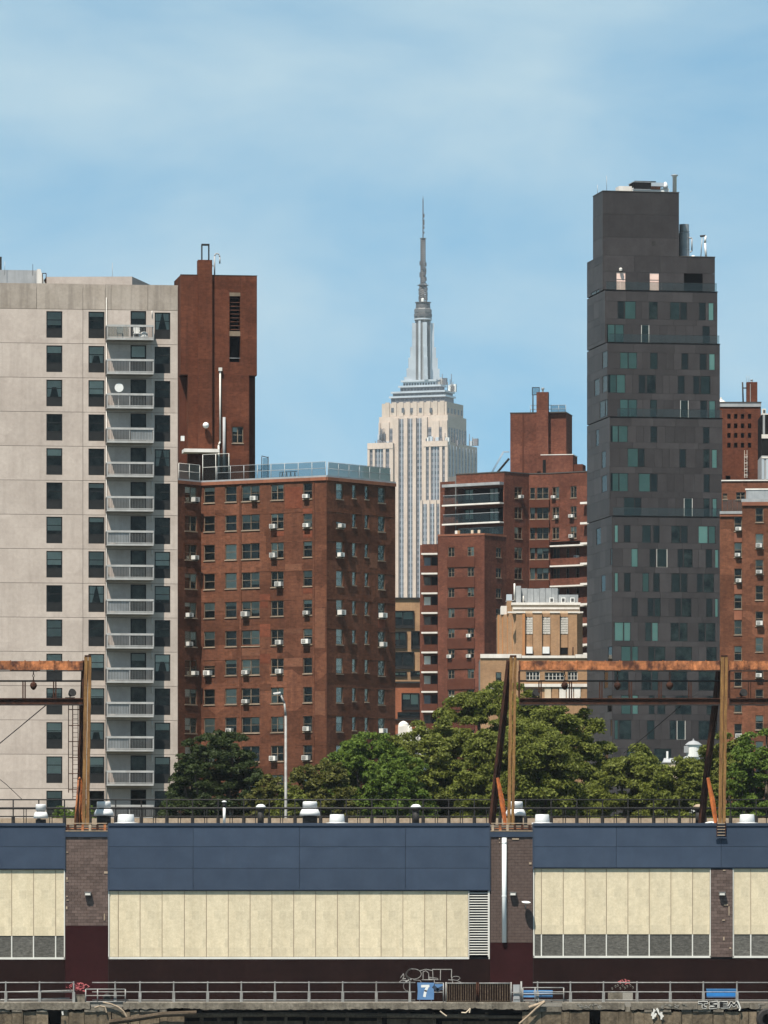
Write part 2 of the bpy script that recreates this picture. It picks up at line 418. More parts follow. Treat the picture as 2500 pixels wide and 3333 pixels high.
# ------------------------------------------------------------------ walls and windows
def wall_mb(u0, u1, z0, z1, holes, depth=.7, thick=0.0):
    """a wall sheet at v=0 with real openings, deep reveals and a dark room behind each"""
    b = MB()
    us = sorted({round(q, 4) for q in [u0, u1] + [h[0] for h in holes] + [h[1] for h in holes] if u0 - 1e-4 <= q <= u1 + 1e-4})
    zs = sorted({round(q, 4) for q in [z0, z1] + [h[2] for h in holes] + [h[3] for h in holes] if z0 - 1e-4 <= q <= z1 + 1e-4})
    for i in range(len(us)-1):
        cu = (us[i]+us[i+1])/2
        hs = [h for h in holes if h[0] < cu < h[1]]
        j = 0
        while j < len(zs)-1:
            cz = (zs[j]+zs[j+1])/2
            if any(h[2] < cz < h[3] for h in hs): j += 1; continue
            k = j
            while k+1 < len(zs)-1 and not any(h[2] < (zs[k+1]+zs[k+2])/2 < h[3] for h in hs): k += 1
            b.quad((us[i],0,zs[j]), (us[i+1],0,zs[j]), (us[i+1],0,zs[k+1]), (us[i],0,zs[k+1]))
            j = k+1
    for h in holes:
        a, c, p, q = h[:4]; d = depth
        b.quad((a,0,p),(a,d,p),(a,d,q),(a,0,q)); b.quad((c,d,p),(c,0,p),(c,0,q),(c,d,q))
        b.quad((a,0,p),(c,0,p),(c,d,p),(a,d,p)); b.quad((a,d,q),(c,d,q),(c,0,q),(a,0,q))
        b.quad((a,d,p),(c,d,p),(c,d,q),(a,d,q),1)
    if thick:
        t = thick
        b.quad((u0,t,z0),(u0,0,z0),(u0,0,z1),(u0,t,z1)); b.quad((u1,0,z0),(u1,t,z0),(u1,t,z1),(u1,0,z1))
        b.quad((u0,0,z1),(u1,0,z1),(u1,t,z1),(u0,t,z1)); b.quad((u0,t,z0),(u1,t,z0),(u1,0,z0),(u0,0,z0))
    return b

_wc = {}
def cached(key, fn):
    if key not in _wc: _wc[key] = fn()
    return _wc[key]

def win(root, face, u0, u1, z0, z1, cols=1, v=.14, frame='wframe_tan', ft=.055, spandrel=0.0, sill=True, ac=None,
        blind=None, curtain=False, meet=.5, glass='glass', bl='blind'):
    """one window: frame > pane, sill, blind, air_conditioner"""
    w, h = round(u1-u0-.008, 2), round(z1-z0-.008, 2)
    sp = spandrel*h
    def mk():
        b = MB(); t = ft
        b.box(-w/2, -w/2+t, 0, .07, 0, h); b.box(w/2-t, w/2, 0, .07, 0, h)
        b.box(-w/2+t, w/2-t, 0, .07, h-t, h); b.box(-w/2+t, w/2-t, 0, .07, sp, sp+t)
        if sp: b.box(-w/2+t, w/2-t, .01, .05, 0, sp)
        cw = (w-2*t)/cols
        for c in range(1, cols): b.box(-w/2+t+c*cw-t*.7, -w/2+t+c*cw+t*.7, -.01, .07, sp+t, h-t)
        if meet:
            mz = sp+t+(h-sp-2*t)*(1-meet)
            b.box(-w/2+t, w/2-t, .012, .062, mz-t*.4, mz+t*.4)
        return b.mesh('window', mt[frame])
    fr = onface('window', cached(('w', w, h, cols, frame, ft, sp, meet), mk), root, face, (u0+u1)/2, v, z0+.004)
    t = ft; cw = (w-2*t)/cols; mz = sp+t+(h-sp-2*t)*(1-(meet or 0))
    for c in range(cols):
        ca = -w/2+t+c*cw; cb = ca+cw
        spans = [(sp+t, mz), (mz, h-t)] if meet else [(sp+t, h-t)]
        for (a, b_) in spans:
            pm = cached(('p', round(cw, 3), round(b_-a, 3), glass),
                        lambda: MB().box(-cw/2+.005, cw/2-.005, -.004, .004, .005, b_-a-.005).mesh('pane', mt[glass]))
            obj('pane', pm, fr, ((ca+cb)/2, .036, a))
        if blind and random.random() < .85:
            fb = blind if isinstance(blind, float) else random.choice((.25, .4, .55, .8, 1.0))
            bh = (h-sp-2*t)*fb
            bm = cached(('b', round(cw, 3), round(bh, 3), bl), lambda: MB().box(-cw/2+.01, cw/2-.01, 0, .01, -bh, 0).mesh('blind', mt[bl]))
            obj('blind', bm, fr, ((ca+cb)/2, .050, h-t))
        if curtain:
            def mkc():
                b = MB()
                for s in (-1, 1):
                    x0, x1 = s*cw/2*.97, s*cw*.12
                    H = h-sp-2*t
                    b.quad((x0, 0, 0), (x0*.62, 0, 0), (x1*.3, 0, H), (x0, 0, H))
                return b.mesh('curtain', mt['curtain'])
            obj('curtain', cached(('c', round(cw, 3), h, sp), mkc), fr, ((ca+cb)/2, .062, sp+t))
    if sill:
        sm = cached(('s', w), lambda: MB().box(-w/2-.06, w/2+.06, -v-.07, -.002, -.09, -.012).mesh('sill', mt['sill']))
        obj('sill', sm, fr)
    if ac is not None:
        c = int(ac) if cols > 1 else 0
        def mka():
            b = MB(); b.box(-.33, .33, -.50, -.01, 0, .42)
            b.box(-.27, .08, -.512, -.501, .06, .36, 1)
            for k in range(4): b.box(-.25, .06, -.524, -.513, .10+k*.065, .125+k*.065)
            b.box(-.28, -.24, -.42, -.12, -.12, -.002, 1); b.box(.24, .28, -.42, -.12, -.12, -.002, 1)
            return b.mesh('air_conditioner', [mt['ac'], mt['ac_dk']])
        cx = -w/2+t+(c+.5)*cw + (0 if cols > 1 else random.uniform(-.08, .08))
        k_ = random.uniform(.86, 1.08); obj('air_conditioner', cached('ac', mka), fr, (cx, 0, sp+t+.01), 0, (k_*random.uniform(.92,1.05), k_, k_*random.uniform(.9,1.05)))
    return fr

def solid(root, name, pts, z0, z1, mat):
    """closed mass: world-xy footprint"""
    l = root.location
    return obj(name, MB().prism([(p[0]-l.x, p[1]-l.y) for p in pts], z0-l.z, z1-l.z).mesh(name, mt[mat]), root)

def fbox(root, name, face, u0, u1, v0, v1, z0, z1, mat):
    """box in a face's axes whose origin is its own low corner"""
    return onface(name, MB().box(0, u1-u0, 0, v1-v0, 0, z1-z0).mesh(name, mt[mat] if isinstance(mat, str) else mat), root, face, u0, v0, z0)

def ftube(root, name, face, pts, r, mat, n=8):
    return onface(name, MB().path(pts, r, n).mesh(name, mt[mat], True), root, face)

# ================================================================== ground, water, pier
g = MB().box(-1400, 1400, 401, 4900, -3.5, -.02).mesh('ground', mt['ground'])
struct(obj('ground', g))
def water_mat():
    m = M('river_water', (.02,.035,.035), (.03,.045,.042), .2, .12, spec=.5, bump=.5, gscale=.8)
    return m
mt['water'] = water_mat()
struct(obj('river_water', MB().quad((-1400,-100,-2.6),(1400,-100,-2.6),(1400,401,-2.6),(-1400,401,-2.6)).mesh('river_water', mt['water'])))

# ================================================================== white apartment tower
def white_tower():
    D = 500
    f = Face(420, D, 7)
    root = thing('apartment_tower', 'pale concrete apartment tower with a column of stacked balconies', 'building', (*f.xy(0), 0))
    zr = lambda y: f.z(300, y)
    P = 111.4*f.D(300)/F
    zj = [zr(1008) - k*P for k in range(20)]
    uL, uJ1, uJ2, uR = f.u(-170), f.u(270.5), f.u(343.6), f.u(579.5)
    A = (f.u(151), f.u(203)); B = (f.u(288), f.u(340)); C = (f.u(503.5), f.u(554.5)); Dr = (f.u(425), f.u(476))
    wt, wh = -.16, 86.5*f.D(300)/F
    gap = .030
    nfl = 19
    # backing mass
    f2 = f.off(.75)
    c = [f2.xy(uL-20), f2.xy(uR-.05), f2.xy(uR-.05, 17), f2.xy(uL-20, 17)]
    solid(root, 'core', c, 0, zr(935), 'groove')
    rt = Face(0, 0, 97, f.xy(uR))
    onface('end_wall', wall_mb(.02, 18, 0, zr(924), []).mesh('end_wall', mt['conc']), root, rt)
    def panel(ua, ub, hs):
        return wall_mb(0, ub-ua-gap, -P+gap, 0, [(h[0]-ua, h[1]-ua, h[2], h[3]) for h in hs], .7, .06)
    hA = [(A[0], A[1], wt-wh, wt)]; hB = [(B[0], B[1], wt-wh, wt)]
    hC = [(C[0], C[1], wt-wh, wt), (Dr[0], Dr[1], -P*.86, -.05)]
    mats = [mt['conc'], mt['room']]
    mA = panel(uL, uJ1, hA).mesh('wall_panel', mats)
    mB = panel(uJ1, uJ2, hB).mesh('wall_panel', mats)
    mC = panel(uJ2, uR, hC).mesh('wall_panel', mats)
    for k in range(nfl):
        for ua, me in ((uL, mA), (uJ1, mB), (uJ2, mC)):
            onface('wall_panel', me, root, f, ua, 0, zj[k])
    # parapet panels
    cuts = [-170, 120, 270.5, 343.6, 362, 482, 579.5]
    for a, b in zip(cuts[:-1], cuts[1:]):
        fbox(root, 'parapet_panel', f, f.u(a), f.u(b)-gap, 0, .25, zj[0]+gap, zr(924)-random.uniform(0, .05), 'conc_top')
    # roof pieces
    fp = f.off(2.5)
    b = MB(); u0, u1, u2 = fp.u(150), fp.u(430), fp.u(556)
    za, zb, z0 = fp.z(300, 903), fp.z(430, 900), zr(935)
    b.quad((u0,0,z0),(u1,0,z0),(u1,0,zb),(u0,0,za)); b.quad((u1,0,z0),(u2,6,z0),(u2,6,fp.z(556, 923)),(u1,0,zb))
    b.quad((u0,0,za),(u1,0,zb),(u2,6,fp.z(556, 923)),(u0,6,za))
    onface('roof_bulkhead', b.mesh('roof_bulkhead', mt['conc']), root, fp)
    fbox(root, 'roof_bulkhead', fp, fp.u(-170), fp.u(121), 0, 6, zr(935), fp.z(60, 879), 'coping_grey')
    b = MB(); b.prism([(0,0),(.85,0),(.85,1.2),(0,1.2)], 0, .9)
    b = MB(); u0 = fp.u(120)
    b.v = [(u0,0,zr(935)),(u0+.8,0,zr(935)),(u0+.25,0,fp.z(120,878)),(u0,0,fp.z(120,878)),(u0,2,zr(935)),(u0+.8,2,zr(935)),(u0+.25,2,fp.z(120,878)),(u0,2,fp.z(120,878))]
    b.f = [(0,1,2,3),(1,5,6,2),(4,7,6,5),(0,3,7,4),(3,2,6,7)]; b.m = [0]*5
    onface('stair_head', b.mesh('stair_head', mt['coping_white']), root, fp, 0, -.6)
    ftube(root, 'ladder_frame', fp, [(fp.u(136),-.8,zr(930)),(fp.u(136),-.8,fp.z(136,893)),(fp.u(148),-.8,fp.z(148,893)),(fp.u(148),-.8,zr(930))], .035, 'rust_dk')
    ftube(root, 'antenna', fp, [(fp.u(369),1,zr(905)),(fp.u(369),1,fp.z(369,851))], .02, 'zinc', 5)
    ftube(root, 'antenna', fp, [(fp.u(106),-.3,zr(890)),(fp.u(106),-.3,fp.z(106,861))], .02, 'black', 5)
    ftube(root, 'antenna', fp, [(fp.u(15),-.3,zr(890)),(fp.u(15),-.3,fp.z(15,852))], .02, 'zinc', 5)
    fbox(root, 'chimney', fp, fp.u(-40), fp.u(8), 1, 2.4, zr(890), fp.z(0, 831), 'black')
    # windows
    for k in range(nfl):
        for ci, (a, b_) in enumerate((A, B, C)):
            win(root, f, a, b_, zj[k]+wt-wh, zj[k]+wt, 1, .06, 'frame_dark', .07, .33, False,
                blind=(random.random() < .55), curtain=(random.random() < .2), meet=.48)
        # balcony door
        win(root, f, Dr[0], Dr[1], zj[k]-P*.86, zj[k]-.05, 1, .12, 'frame_dark', .09, 0, False, blind=(random.random() < .25), meet=0)
        # balcony: slab > railing, balusters, divider
        u0, u1 = f.u(344), f.u(495); pr = 1.42
        zt = zj[k]-P*.86; zb = zt-.17
        def mkslab(): return MB().box(0, u1-u0, 0, pr, 0, .17).mesh('balcony', [mt['slab_under']])
        bal = onface('balcony', cached('balslab', mkslab), root, f, u0, -pr-.002, zb)
        W = u1-u0; H = 1.24
        def mkrail():
            b = MB()
            b.box(-.01, W+.01, -.012, -.002, .01, .16); b.box(-.02, W+.02, -.03, .05, H-.17, H); b.box(-.02, .06, -.01, .05, .17, H-.17); b.box(W-.06, W+.02, -.01, .05, .17, H-.17)
            b.box(.06, W-.06, 0, .04, .20, .26); b.box(W*.48, W*.48+.05, -.005, .045, .26, H-.17)
            b.box(-.02, .04, .05, pr, H-.1, H-.03); b.box(W-.04, W+.02, .05, pr, H-.1, H-.03)
            return b.mesh('railing', mt['bal_white'])
        obj('railing', cached('balrail', mkrail), bal)
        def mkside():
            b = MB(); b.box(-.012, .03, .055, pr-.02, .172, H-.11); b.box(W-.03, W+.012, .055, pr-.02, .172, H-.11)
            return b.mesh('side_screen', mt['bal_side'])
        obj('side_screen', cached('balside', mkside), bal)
        def mkbars():
            b = MB()
            for i in range(30):
                x = .10 + i*(W-.2)/29
                b.box(x-.018, x+.018, .005, .035, .262, H-.172)
            return b.mesh('balusters', mt['bal_bar'])
        obj('balusters', cached('balbars', mkbars), bal)
        r = random.random()
        if k in (0, 3, 6, 11, 12) or r < .2:
            s = (.08, W*.47) if r < .6 else (W*.52, W-.08)
            obj('privacy_panel', MB().box(s[0], s[1], .055, .07, .27, H-.18).mesh('privacy_panel', mt['zinc'] if k else mt['glass_rail']), bal)
        ftube(root, 'wall_conduit', f, [(C[0]-.22, -.04, zj[k]-.02), (C[0]-.22, -.04, zj[k]-.55)], .03, 'alu_w', 5)
        if k == 10:
            pass
    # expansion-joint pipe beside the balconies
    ftube(root, 'downpipe', f, [(f.u(346), -.06, 0), (f.u(346), -.06, zr(968))], .035, 'alu_w', 6)
    # balcony things
    def onbal(k, name, label, cat, build, mats, du, dv):
        zt = zj[k]-P*.86
        x, y = f.xy(f.u(420)+du, -1.42+dv)
        o = obj(name, build().mesh(name, mats), None, (x, y, zt), f.a)
        return tag(o, label, cat)
    def dish():
        b = MB(); n = 20
        prof = [(.36, -.02), (.34, .03), (.24, .075), (.12, .10), (.01, .11)]
        t = MB().lathe(prof, n)
        for (x, y, z) in t.v: b.v.append((x, z, y+1.55))
        b.f = t.f; b.m = t.m
        b.tube((0, .10, 1.55), (0, .25, 1.1), .03); b.tube((0, .25, 1.1), (0, .25, 0), .03); b.box(-.2, .2, .05, .45, 0, .04)
        return b
    onbal(2, 'satellite_dish', 'round white satellite dish on a balcony of the pale tower', 'satellite dish', dish, mt['white'], -.9, .35)
    def chair():
        b = MB(); b.box(-.25,.25,-.25,.25,.38,.43); b.box(-.25,.25,.2,.26,.43,.95)
        for sx in (-.22,.22):
            for sy in (-.22,.22): b.box(sx-.025,sx+.025,sy-.025,sy+.025,0,.38)
        b.box(-.28,-.22,-.25,.2,.6,.65); b.box(.22,.28,-.25,.2,.6,.65)
        return b
    onbal(10, 'balcony_chair', 'white plastic chair at the left of a lower balcony', 'chair', chair, mt['white'], -1.3, .6)
    onbal(0, 'balcony_chair', 'white chair behind the topmost balcony railing', 'chair', chair, mt['white'], .55, .6)
    onbal(0, 'balcony_chair', 'pale chair at the left of the topmost balcony', 'chair', chair, mt['bal_white'], -.8, .6)
    onbal(0, 'cushion_pile', 'heap of white cushions at the right of the topmost balcony', 'cushions',
          lambda: MB().lathe([(.30,0),(.36,.12),(.33,.25),(.26,.28),(.30,.4),(.24,.52),(.05,.56)], 12), mt['white'], 1.15, .5)
white_tower()

# ================================================================== brown brick slab, left of centre
def brick_slab():
    fc = Face(1063, 566, -30)
    root = thing('brick_apartment_block', 'brown brick apartment block with many window air conditioners beside the pale tower', 'building', (*fc.xy(0), 0))
    f1, f2 = fc, Face(0, 0, 52, fc.xy(0))
    uL = f1.u(655)
    f0 = Face(0, 0, 52, f1.xy(uL))
    ztop = f1.z(1063, 1563)
    zr = [f1.z(902, 1577+94.5*k) for k in range(14)]
    h = 50.5*f1.D(902)/F
    def facade(f, ua, ub, cols, opts):
        holes, ws = [], []
        for ci, (x0, x1, n) in enumerate(cols):
            a, b = f.u(x0), f.u(x1)
            for k in range(14):
                hh = h*(.86 if n == 0 else 1)
                if zr[k]-hh < 1: continue
                holes.append((a, b, zr[k]-hh, zr[k])); ws.append((ci, k, a, b, zr[k]-hh, zr[k], n))
        onface('wall', wall_mb(ua, ub, 0, ztop, holes, .6).mesh('wall', [mt['brickA'], mt['room']]), root, f)
        for ci, k, a, b, z0, z1, n in ws:
            ac = opts.get((ci, k))
            win(root, f, a, b, z0, z1, max(n, 1), .07, 'wframe_tan', .05, 0, True, ac=ac, blind=(random.random() < .55))
    ac1 = {(2,0):1, (4,0):0, (3,1):0, (4,1):0, (3,2):0, (3,3):1, (2,4):0, (4,4):0, (3,5):1, (4,5):0, (2,6):0, (3,6):1, (0,6):0,
           (2,7):0, (3,9):0, (4,9):0, (3,10):1, (1,8):0, (4,8):0}
    facade(f1, uL, 0, [(664,699,1),(733,770,1),(787,845,2),(882,923,2),(987,1016,1)], ac1)
    facade(f2, 0, f2.u(1287), [(1094.5,1117,1),(1146.6,1159.6,0),(1187.5,1200,0),(1231,1253.6,1)],
           {(0,1):0, (0,2):0, (0,4):0, (3,4):0, (3,5):0, (3,8):0})
    facade(f0, f0.u(560), 0, [(602,641,2)], {(0,0):1, (0,2):1, (0,4):0, (0,5):0, (0,6):1, (0,9):0})
    # string lines where the floors meet
    for f, ua, ub in ((f1, uL, 0), (f2, 0, f2.u(1287))):
        b = MB()
        for k in range(1, 13):
            L = ub-ua; s = ua
            while s < ub-.3:
                e = min(ub, s+random.uniform(1.2, 4.0))
                if random.random() < .7: b.box(s, e, -.02, -.001, zr[k]+.02+random.uniform(-.01,.01), zr[k]+.07)
                s = e+random.uniform(0, .8)
        stuff(onface('floor_line', b.mesh('floor_line', mt['coping_red'] if 0 else mt['brickD']), root, f))
    # repaired and stained patches of brickwork
    for (xa, xb, ya, yb, m) in ((928,985,1585,1655,'patch_red'), (986,1017,1655,1672,'patch_red'), (885,925,1722,1745,'patch_red'), (987,1017,1728,1750,'patch_red'),
                                (846,880,1934,1955,'patch_red'), (848,872,1958,1978,'patch_red'), (846,880,2031,2073,'patch_red'), (846,880,2128,2160,'patch_red'), (846,882,2226,2248,'patch_dk'),
                                (987,1017,2008,2040,'patch_dk'), (987,1017,1910,1932,'patch_red'), (925,985,2046,2062,'patch_lt'), (925,985,2142,2170,'patch_lt'), (928,982,1836,1858,'patch_lt'),
                                (700,732,1660,1674,'patch_dk'), (660,700,2152,2168,'patch_dk'), (787,846,2098,2135,'patch_lt'), (702,730,1948,1990,'patch_lt'), (1020,1058,1980,2110,'patch_lt'), (1020,1058,2250,2330,'patch_lt')):
        fbox(root, 'brick_patch', f1, f1.u(xa), f1.u(xb), -.012, -.001, f1.z((xa+xb)/2, yb), f1.z((xa+xb)/2, ya), m)
    for (xa, xb, ya, yb, m) in ((1066,1282,2195,2230,'patch_dk'), (1090,1140,1672,1700,'patch_dk'), (1203,1228,1800,1850,'patch_lt'), (1231,1254,2012,2044,'patch_red'), (1120,1145,2075,2100,'patch_lt')):
        fbox(root, 'brick_patch', f2, f2.u(xa), f2.u(xb), -.012, -.001, f2.z((xa+xb)/2, yb), f2.z((xa+xb)/2, ya), m)
    # vertical pilaster edges
    for x in (780, 1018):
        fbox(root, 'pilaster', f1, f1.u(x), f1.u(x)+.22, -.045, -.001, 0, ztop-.01, 'brickA')
    # mass, roof, coping
    pts = [f0.xy(f0.u(560)), f0.xy(0), f1.xy(0), f2.xy(f2.u(1287)), f2.xy(f2.u(1287), 12), f0.xy(f0.u(560), 16)]
    ins = [f0.xy(f0.u(560)+.3, .7), f0.xy(.2, .75), f1.xy(0, .95), f2.xy(f2.u(1287), .7), f2.xy(f2.u(1287), 12), f0.xy(f0.u(560)+.3, 16)]
    solid(root, 'core', ins, 0, ztop-.05, 'asphalt')
    re = Face(0, 0, 142, f2.xy(f2.u(1287)))
    onface('end_wall', wall_mb(0, 12, 0, ztop, []).mesh('end_wall', mt['brickA']), root, re)
    for f, ua, ub in ((f0, f0.u(560), -.06), (f1, uL+.06, 0), (f2, 0, f2.u(1287))):
        L = ub-ua; n = max(2, int(L/1.6))
        for i in range(n):
            fbox(root, 'coping_stone', f, ua+i*L/n+.006, ua+(i+1)*L/n-.006, -.12, .5, ztop, ztop+.30, 'coping_red')
        fbox(root, 'flashing', f, ua, ub, -.06, .45, ztop+.302, ztop+.46, 'coping_grey')
    # roof fence: a thing standing on the roof
    zf = ztop+.47
    def fence(label, f, xa, xb, ytop_at, v, step, mesh=True, post='zinc'):
        fo = f.off(v); ua, ub = fo.u(xa), fo.u(xb); xm = (xa+xb)/2
        zt = fo.z(*ytop_at)
        fr = thing('roof_fence', label, 'fence', (*fo.xy((ua+ub)/2), ztop+.2), 'fences on the brick roof')
        n = max(1, round((ub-ua)/step))
        for i in range(n+1):
            u = ua+(ub-ua)*i/n
            ftube(fr, 'post', fo, [(u, 0, ztop), (u, 0, zt)], .03, post, 6)
            if i < n and mesh:
                fbox(fr, 'mesh_panel', fo, u+.03, ua+(ub-ua)*(i+1)/n-.03, -.005, .005, zf+.04, zt-.04, 'mesh_screen')
        for zz in (zt, (zt+zf)/2+.05):
            ftube(fr, 'rail', fo, [(ua, 0, zz), (ub, 0, zz)], .025, post, 6)
    fence('mesh roof fence along the lit front of the brown brick block', f1, 706, 1060, (1049, 1503), .55, 1.45)
    fence('mesh roof fence along the shaded side of the brown brick block', f2, 1068, 1270, (1080, 1505), .55, 1.6)
    fence('tall pale post fence on the brick roof below the brick tower', f1, 660, 745, (700, 1478), .9, 1.3, True, 'lattice')
    fence('low mesh fence at the far left end of the brick roof', f0, 582, 650, (640, 1513), .9, 1.5, True, 'lattice')
    fr = f1.off(4)
    t = thing('roof_rack', 'dark steel rack lying low on the brick roof behind the fence', 'rack', (*fr.xy(fr.u(940)), ztop))
    for i in range(4):
        u = fr.u(912)+i*.45
        ftube(t, 'bar', fr, [(u,0,ztop-.04),(u+.25,0,fr.z(930,1537)),(u+.45,0,ztop-.04)], .03, 'black', 5)
    ftube(t, 'rail', fr, [(fr.u(911),0,fr.z(930,1536)),(fr.u(967),0,fr.z(930,1536))], .03, 'black', 5)
    ftube(t, 'leg', fr, [(fr.u(911),0,ztop-.04),(fr.u(911),0,fr.z(930,1536))], .03, 'black', 5)
    fd = f1.off(5)
    t = thing('roof_frame', 'tall dark steel frame on the brick roof beside the brick tower', 'frame', (*fd.xy(fd.u(860)), ztop))
    for x in (852, 873): ftube(t, 'post', fd, [(fd.u(x),0,ztop-.04),(fd.u(x),0,fd.z(x,1486))], .04, 'black', 6)
    ftube(t, 'brace', fd, [(fd.u(852),0,fd.z(852,1484)),(fd.u(873),0,fd.z(873,1489))], .04, 'black', 6)
    ftube(t, 'brace', fd, [(fd.u(840),0,fd.z(840,1530)),(fd.u(852),0,fd.z(852,1530))], .04, 'black', 6)
    fbox(t, 'shield', fd, fd.u(855), fd.u(871), .02, .04, ztop, fd.z(862, 1490), 'mesh_screen')
brick_slab()

# ================================================================== tall brick tower behind the slab
def brick_tower():
    f = Face(700, 596, 8)
    root = thing('brick_tower', 'tall windowless dark brick tower with a chimney behind the pale tower', 'building', (*f.xy(0), 0))
    zz = lambda y: f.z(700, y)
    uL, uR = f.u(588), f.u(836.5)
    a, b = f.u(612), f.u(811)
    zt, zo = zz(896), zz(1220)
    holes = [(f.u(747), f.u(782), zz(1077), zz(963)), (f.u(747), f.u(783), zz(1178), zz(1093))]
    onface('upper_wall', wall_mb(uL, uR, zo, zt, holes, 1.2).mesh('upper_wall', [mt['brickB'], mt['room_dark']]), root, f)
    lw = [(f.u(755.5), f.u(792), zz(1441), zz(1388))]
    onface('lower_wall', wall_mb(a, b, 0, zo-.01, lw, .7).mesh('lower_wall', [mt['brickB'], mt['room']]), root, f)
    win(root, f, *lw[0], 2, .14, 'wframe_tan', .06, 0, True, blind=.3)
    solid(root, 'upper_core', [f.xy(uL, 1.25), f.xy(uR, 1.25), f.xy(uR, 6), f.xy(uL, 6)], zo, zt-.02, 'brickB')
    ls = Face(0, 0, -82, f.xy(uL, 6))
    onface('side_wall', wall_mb(0, 6, zo, zt, []).mesh('side_wall', mt['brickB']), root, ls)
    rs = Face(0, 0, 98, f.xy(uR))
    onface('side_wall', wall_mb(0, 1.3, zo, zt, []).mesh('side_wall', mt['brickB']), root, rs)
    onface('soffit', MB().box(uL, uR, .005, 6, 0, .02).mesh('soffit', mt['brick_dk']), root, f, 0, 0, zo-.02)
    solid(root, 'lower_core', [f.xy(a+.01, .75), f.xy(b-.01, .75), f.xy(b-.01, 1.4), f.xy(a+.01, 1.4)], 0, zo-.03, 'brickB')
    fbox(root, 'return_wall', f, a, a+.04, .005, 1.4, 0, zo-.03, 'brickB'); fbox(root, 'return_wall', f, b-.04, b, .005, 1.4, 0, zo-.03, 'brickB')
    fbox(root, 'recess_wall', f, uL, uR, 1.45, 6, 0, zo-.03, 'brick_dk')  # darker brick than the front: the shade of the recess is in its colour
    fbox(root, 'roof_edge', f, uL-.03, uR+.03, -.03, .2, zt+.003, zt+.05, 'groove')
    # louvre slats
    u0, u1 = holes[0][0], holes[0][1]
    n = 9
    for i in range(n):
        z = holes[0][2]+(i+.5)*(holes[0][3]-holes[0][2])/n
        onface('louvre_slat', MB().box(0, u1-u0-.02, -.10, .02, -.02, .02).mesh('louvre_slat', mt['rust_dk']), root, f, u0+.01, .25, z).rotation_euler.x = R(35)
    fbox(root, 'lintel', f, u0, u1, -.01, .2, holes[0][3]+.003, holes[0][3]+.35, 'wframe_tan')
    fbox(root, 'sill_band', f, u0, u1, -.012, .2, holes[1][3]+.003, holes[0][2]-.003, 'wframe_tan')
    ftube(root, 'rail', f, [(u0,-.02,zz(1165)),(u1,-.02,zz(1165))], .03, 'zinc', 6)
    # chimney stack with a steel cap frame
    ch = fbox(root, 'chimney', f, f.u(644), f.u(689.5), -.38, -.002, zz(1490), zz(847.5), 'brickB')
    cw = f.u(689.5)-f.u(644)
    fbox(root, 'chimney_back', f, f.u(644), f.u(689.5), .001, .8, zt+.06, zz(847.5)-.004, 'brickB')
    ua, ub = f.u(656), f.u(681)
    b_ = MB(); z0, z1 = zz(847), zz(797); w = ub-ua
    for (x0, x1) in ((0, .07), (w-.07, w)):
        b_.box(x0, x1, 0, .07, 0, z1-z0); b_.box(x0, x1, .6, .67, 0, z1-z0)
    b_.box(.07, w-.07, 0, .07, z1-z0-.07, z1-z0); b_.box(.07, w-.07, .6, .67, z1-z0-.07, z1-z0); b_.box(0,w,0,.67,z1-z0+.003,z1-z0+.06)
    onface('chimney_cap', b_.mesh('chimney_cap', mt['black']), root, f, ua, -.3, z0+.004)
    hk = [(f.u(700),.4,zt),(f.u(700),.4,zz(832)),(f.u(703),.4,zz(825)),(f.u(709),.4,zz(823)),(f.u(715),.4,zz(827)),(f.u(717),.4,zz(835)),(f.u(717),.4,zz(856))]
    ftube(root, 'hooked_ladder_rail', f, hk, .07, 'coping_grey', 8)
    ftube(root, 'hooked_ladder_rail', f, [(f.u(690),.4,zz(864)),(f.u(700),.4,zz(864))], .05, 'coping_grey', 6)
    # service pipes and a globe lamp
    ftube(root, 'service_pipe', f, [(f.u(716),-.15,zz(1205)),(f.u(716),-.15,zz(1438)),(f.u(711),-.15,zz(1450)),(f.u(711),-.15,zz(1540))], .085, 'lattice')
    fbox(root, 'pipe_head', f, f.u(711), f.u(722), -.32, -.02, zz(1208), zz(1197), 'lattice')
    ftube(root, 'service_pipe', f, [(f.u(729),-.15,zz(1540)),(f.u(729),-.15,zz(1358))], .14, 'coping_grey')
    sp = onface('globe_lamp', MB().lathe([(.30*math.sin(R(a_)), -.30*math.cos(R(a_))) for a_ in range(6, 180, 12)], 18).mesh('globe_lamp', mt['white'], True), root, f, f.u(667), -.85, zz(1387))
    obj('bracket', MB().path([(0,0,-.30),(0,0,-.62),(0,.44,-.75)], .05).mesh('bracket', mt['rust_dk']), sp)
    # canopy, door and box at roof level
    fbox(root, 'canopy', f, f.u(592), f.u(706), -2.2, -.003, zz(1478), zz(1467), 'coping_white')
    fbox(root, 'door', f, f.u(752), f.u(783), -.04, -.003, zz(1560), zz(1492), 'brick_dk')
    fbox(root, 'door', f, f.u(716), f.u(748), -.04, -.003, zz(1560), zz(1486), 'room_dark')
    fbox(root, 'meter_box', f, f.u(588), f.u(599), -.4, -.003, zz(1437), zz(1421), 'white')
brick_tower()
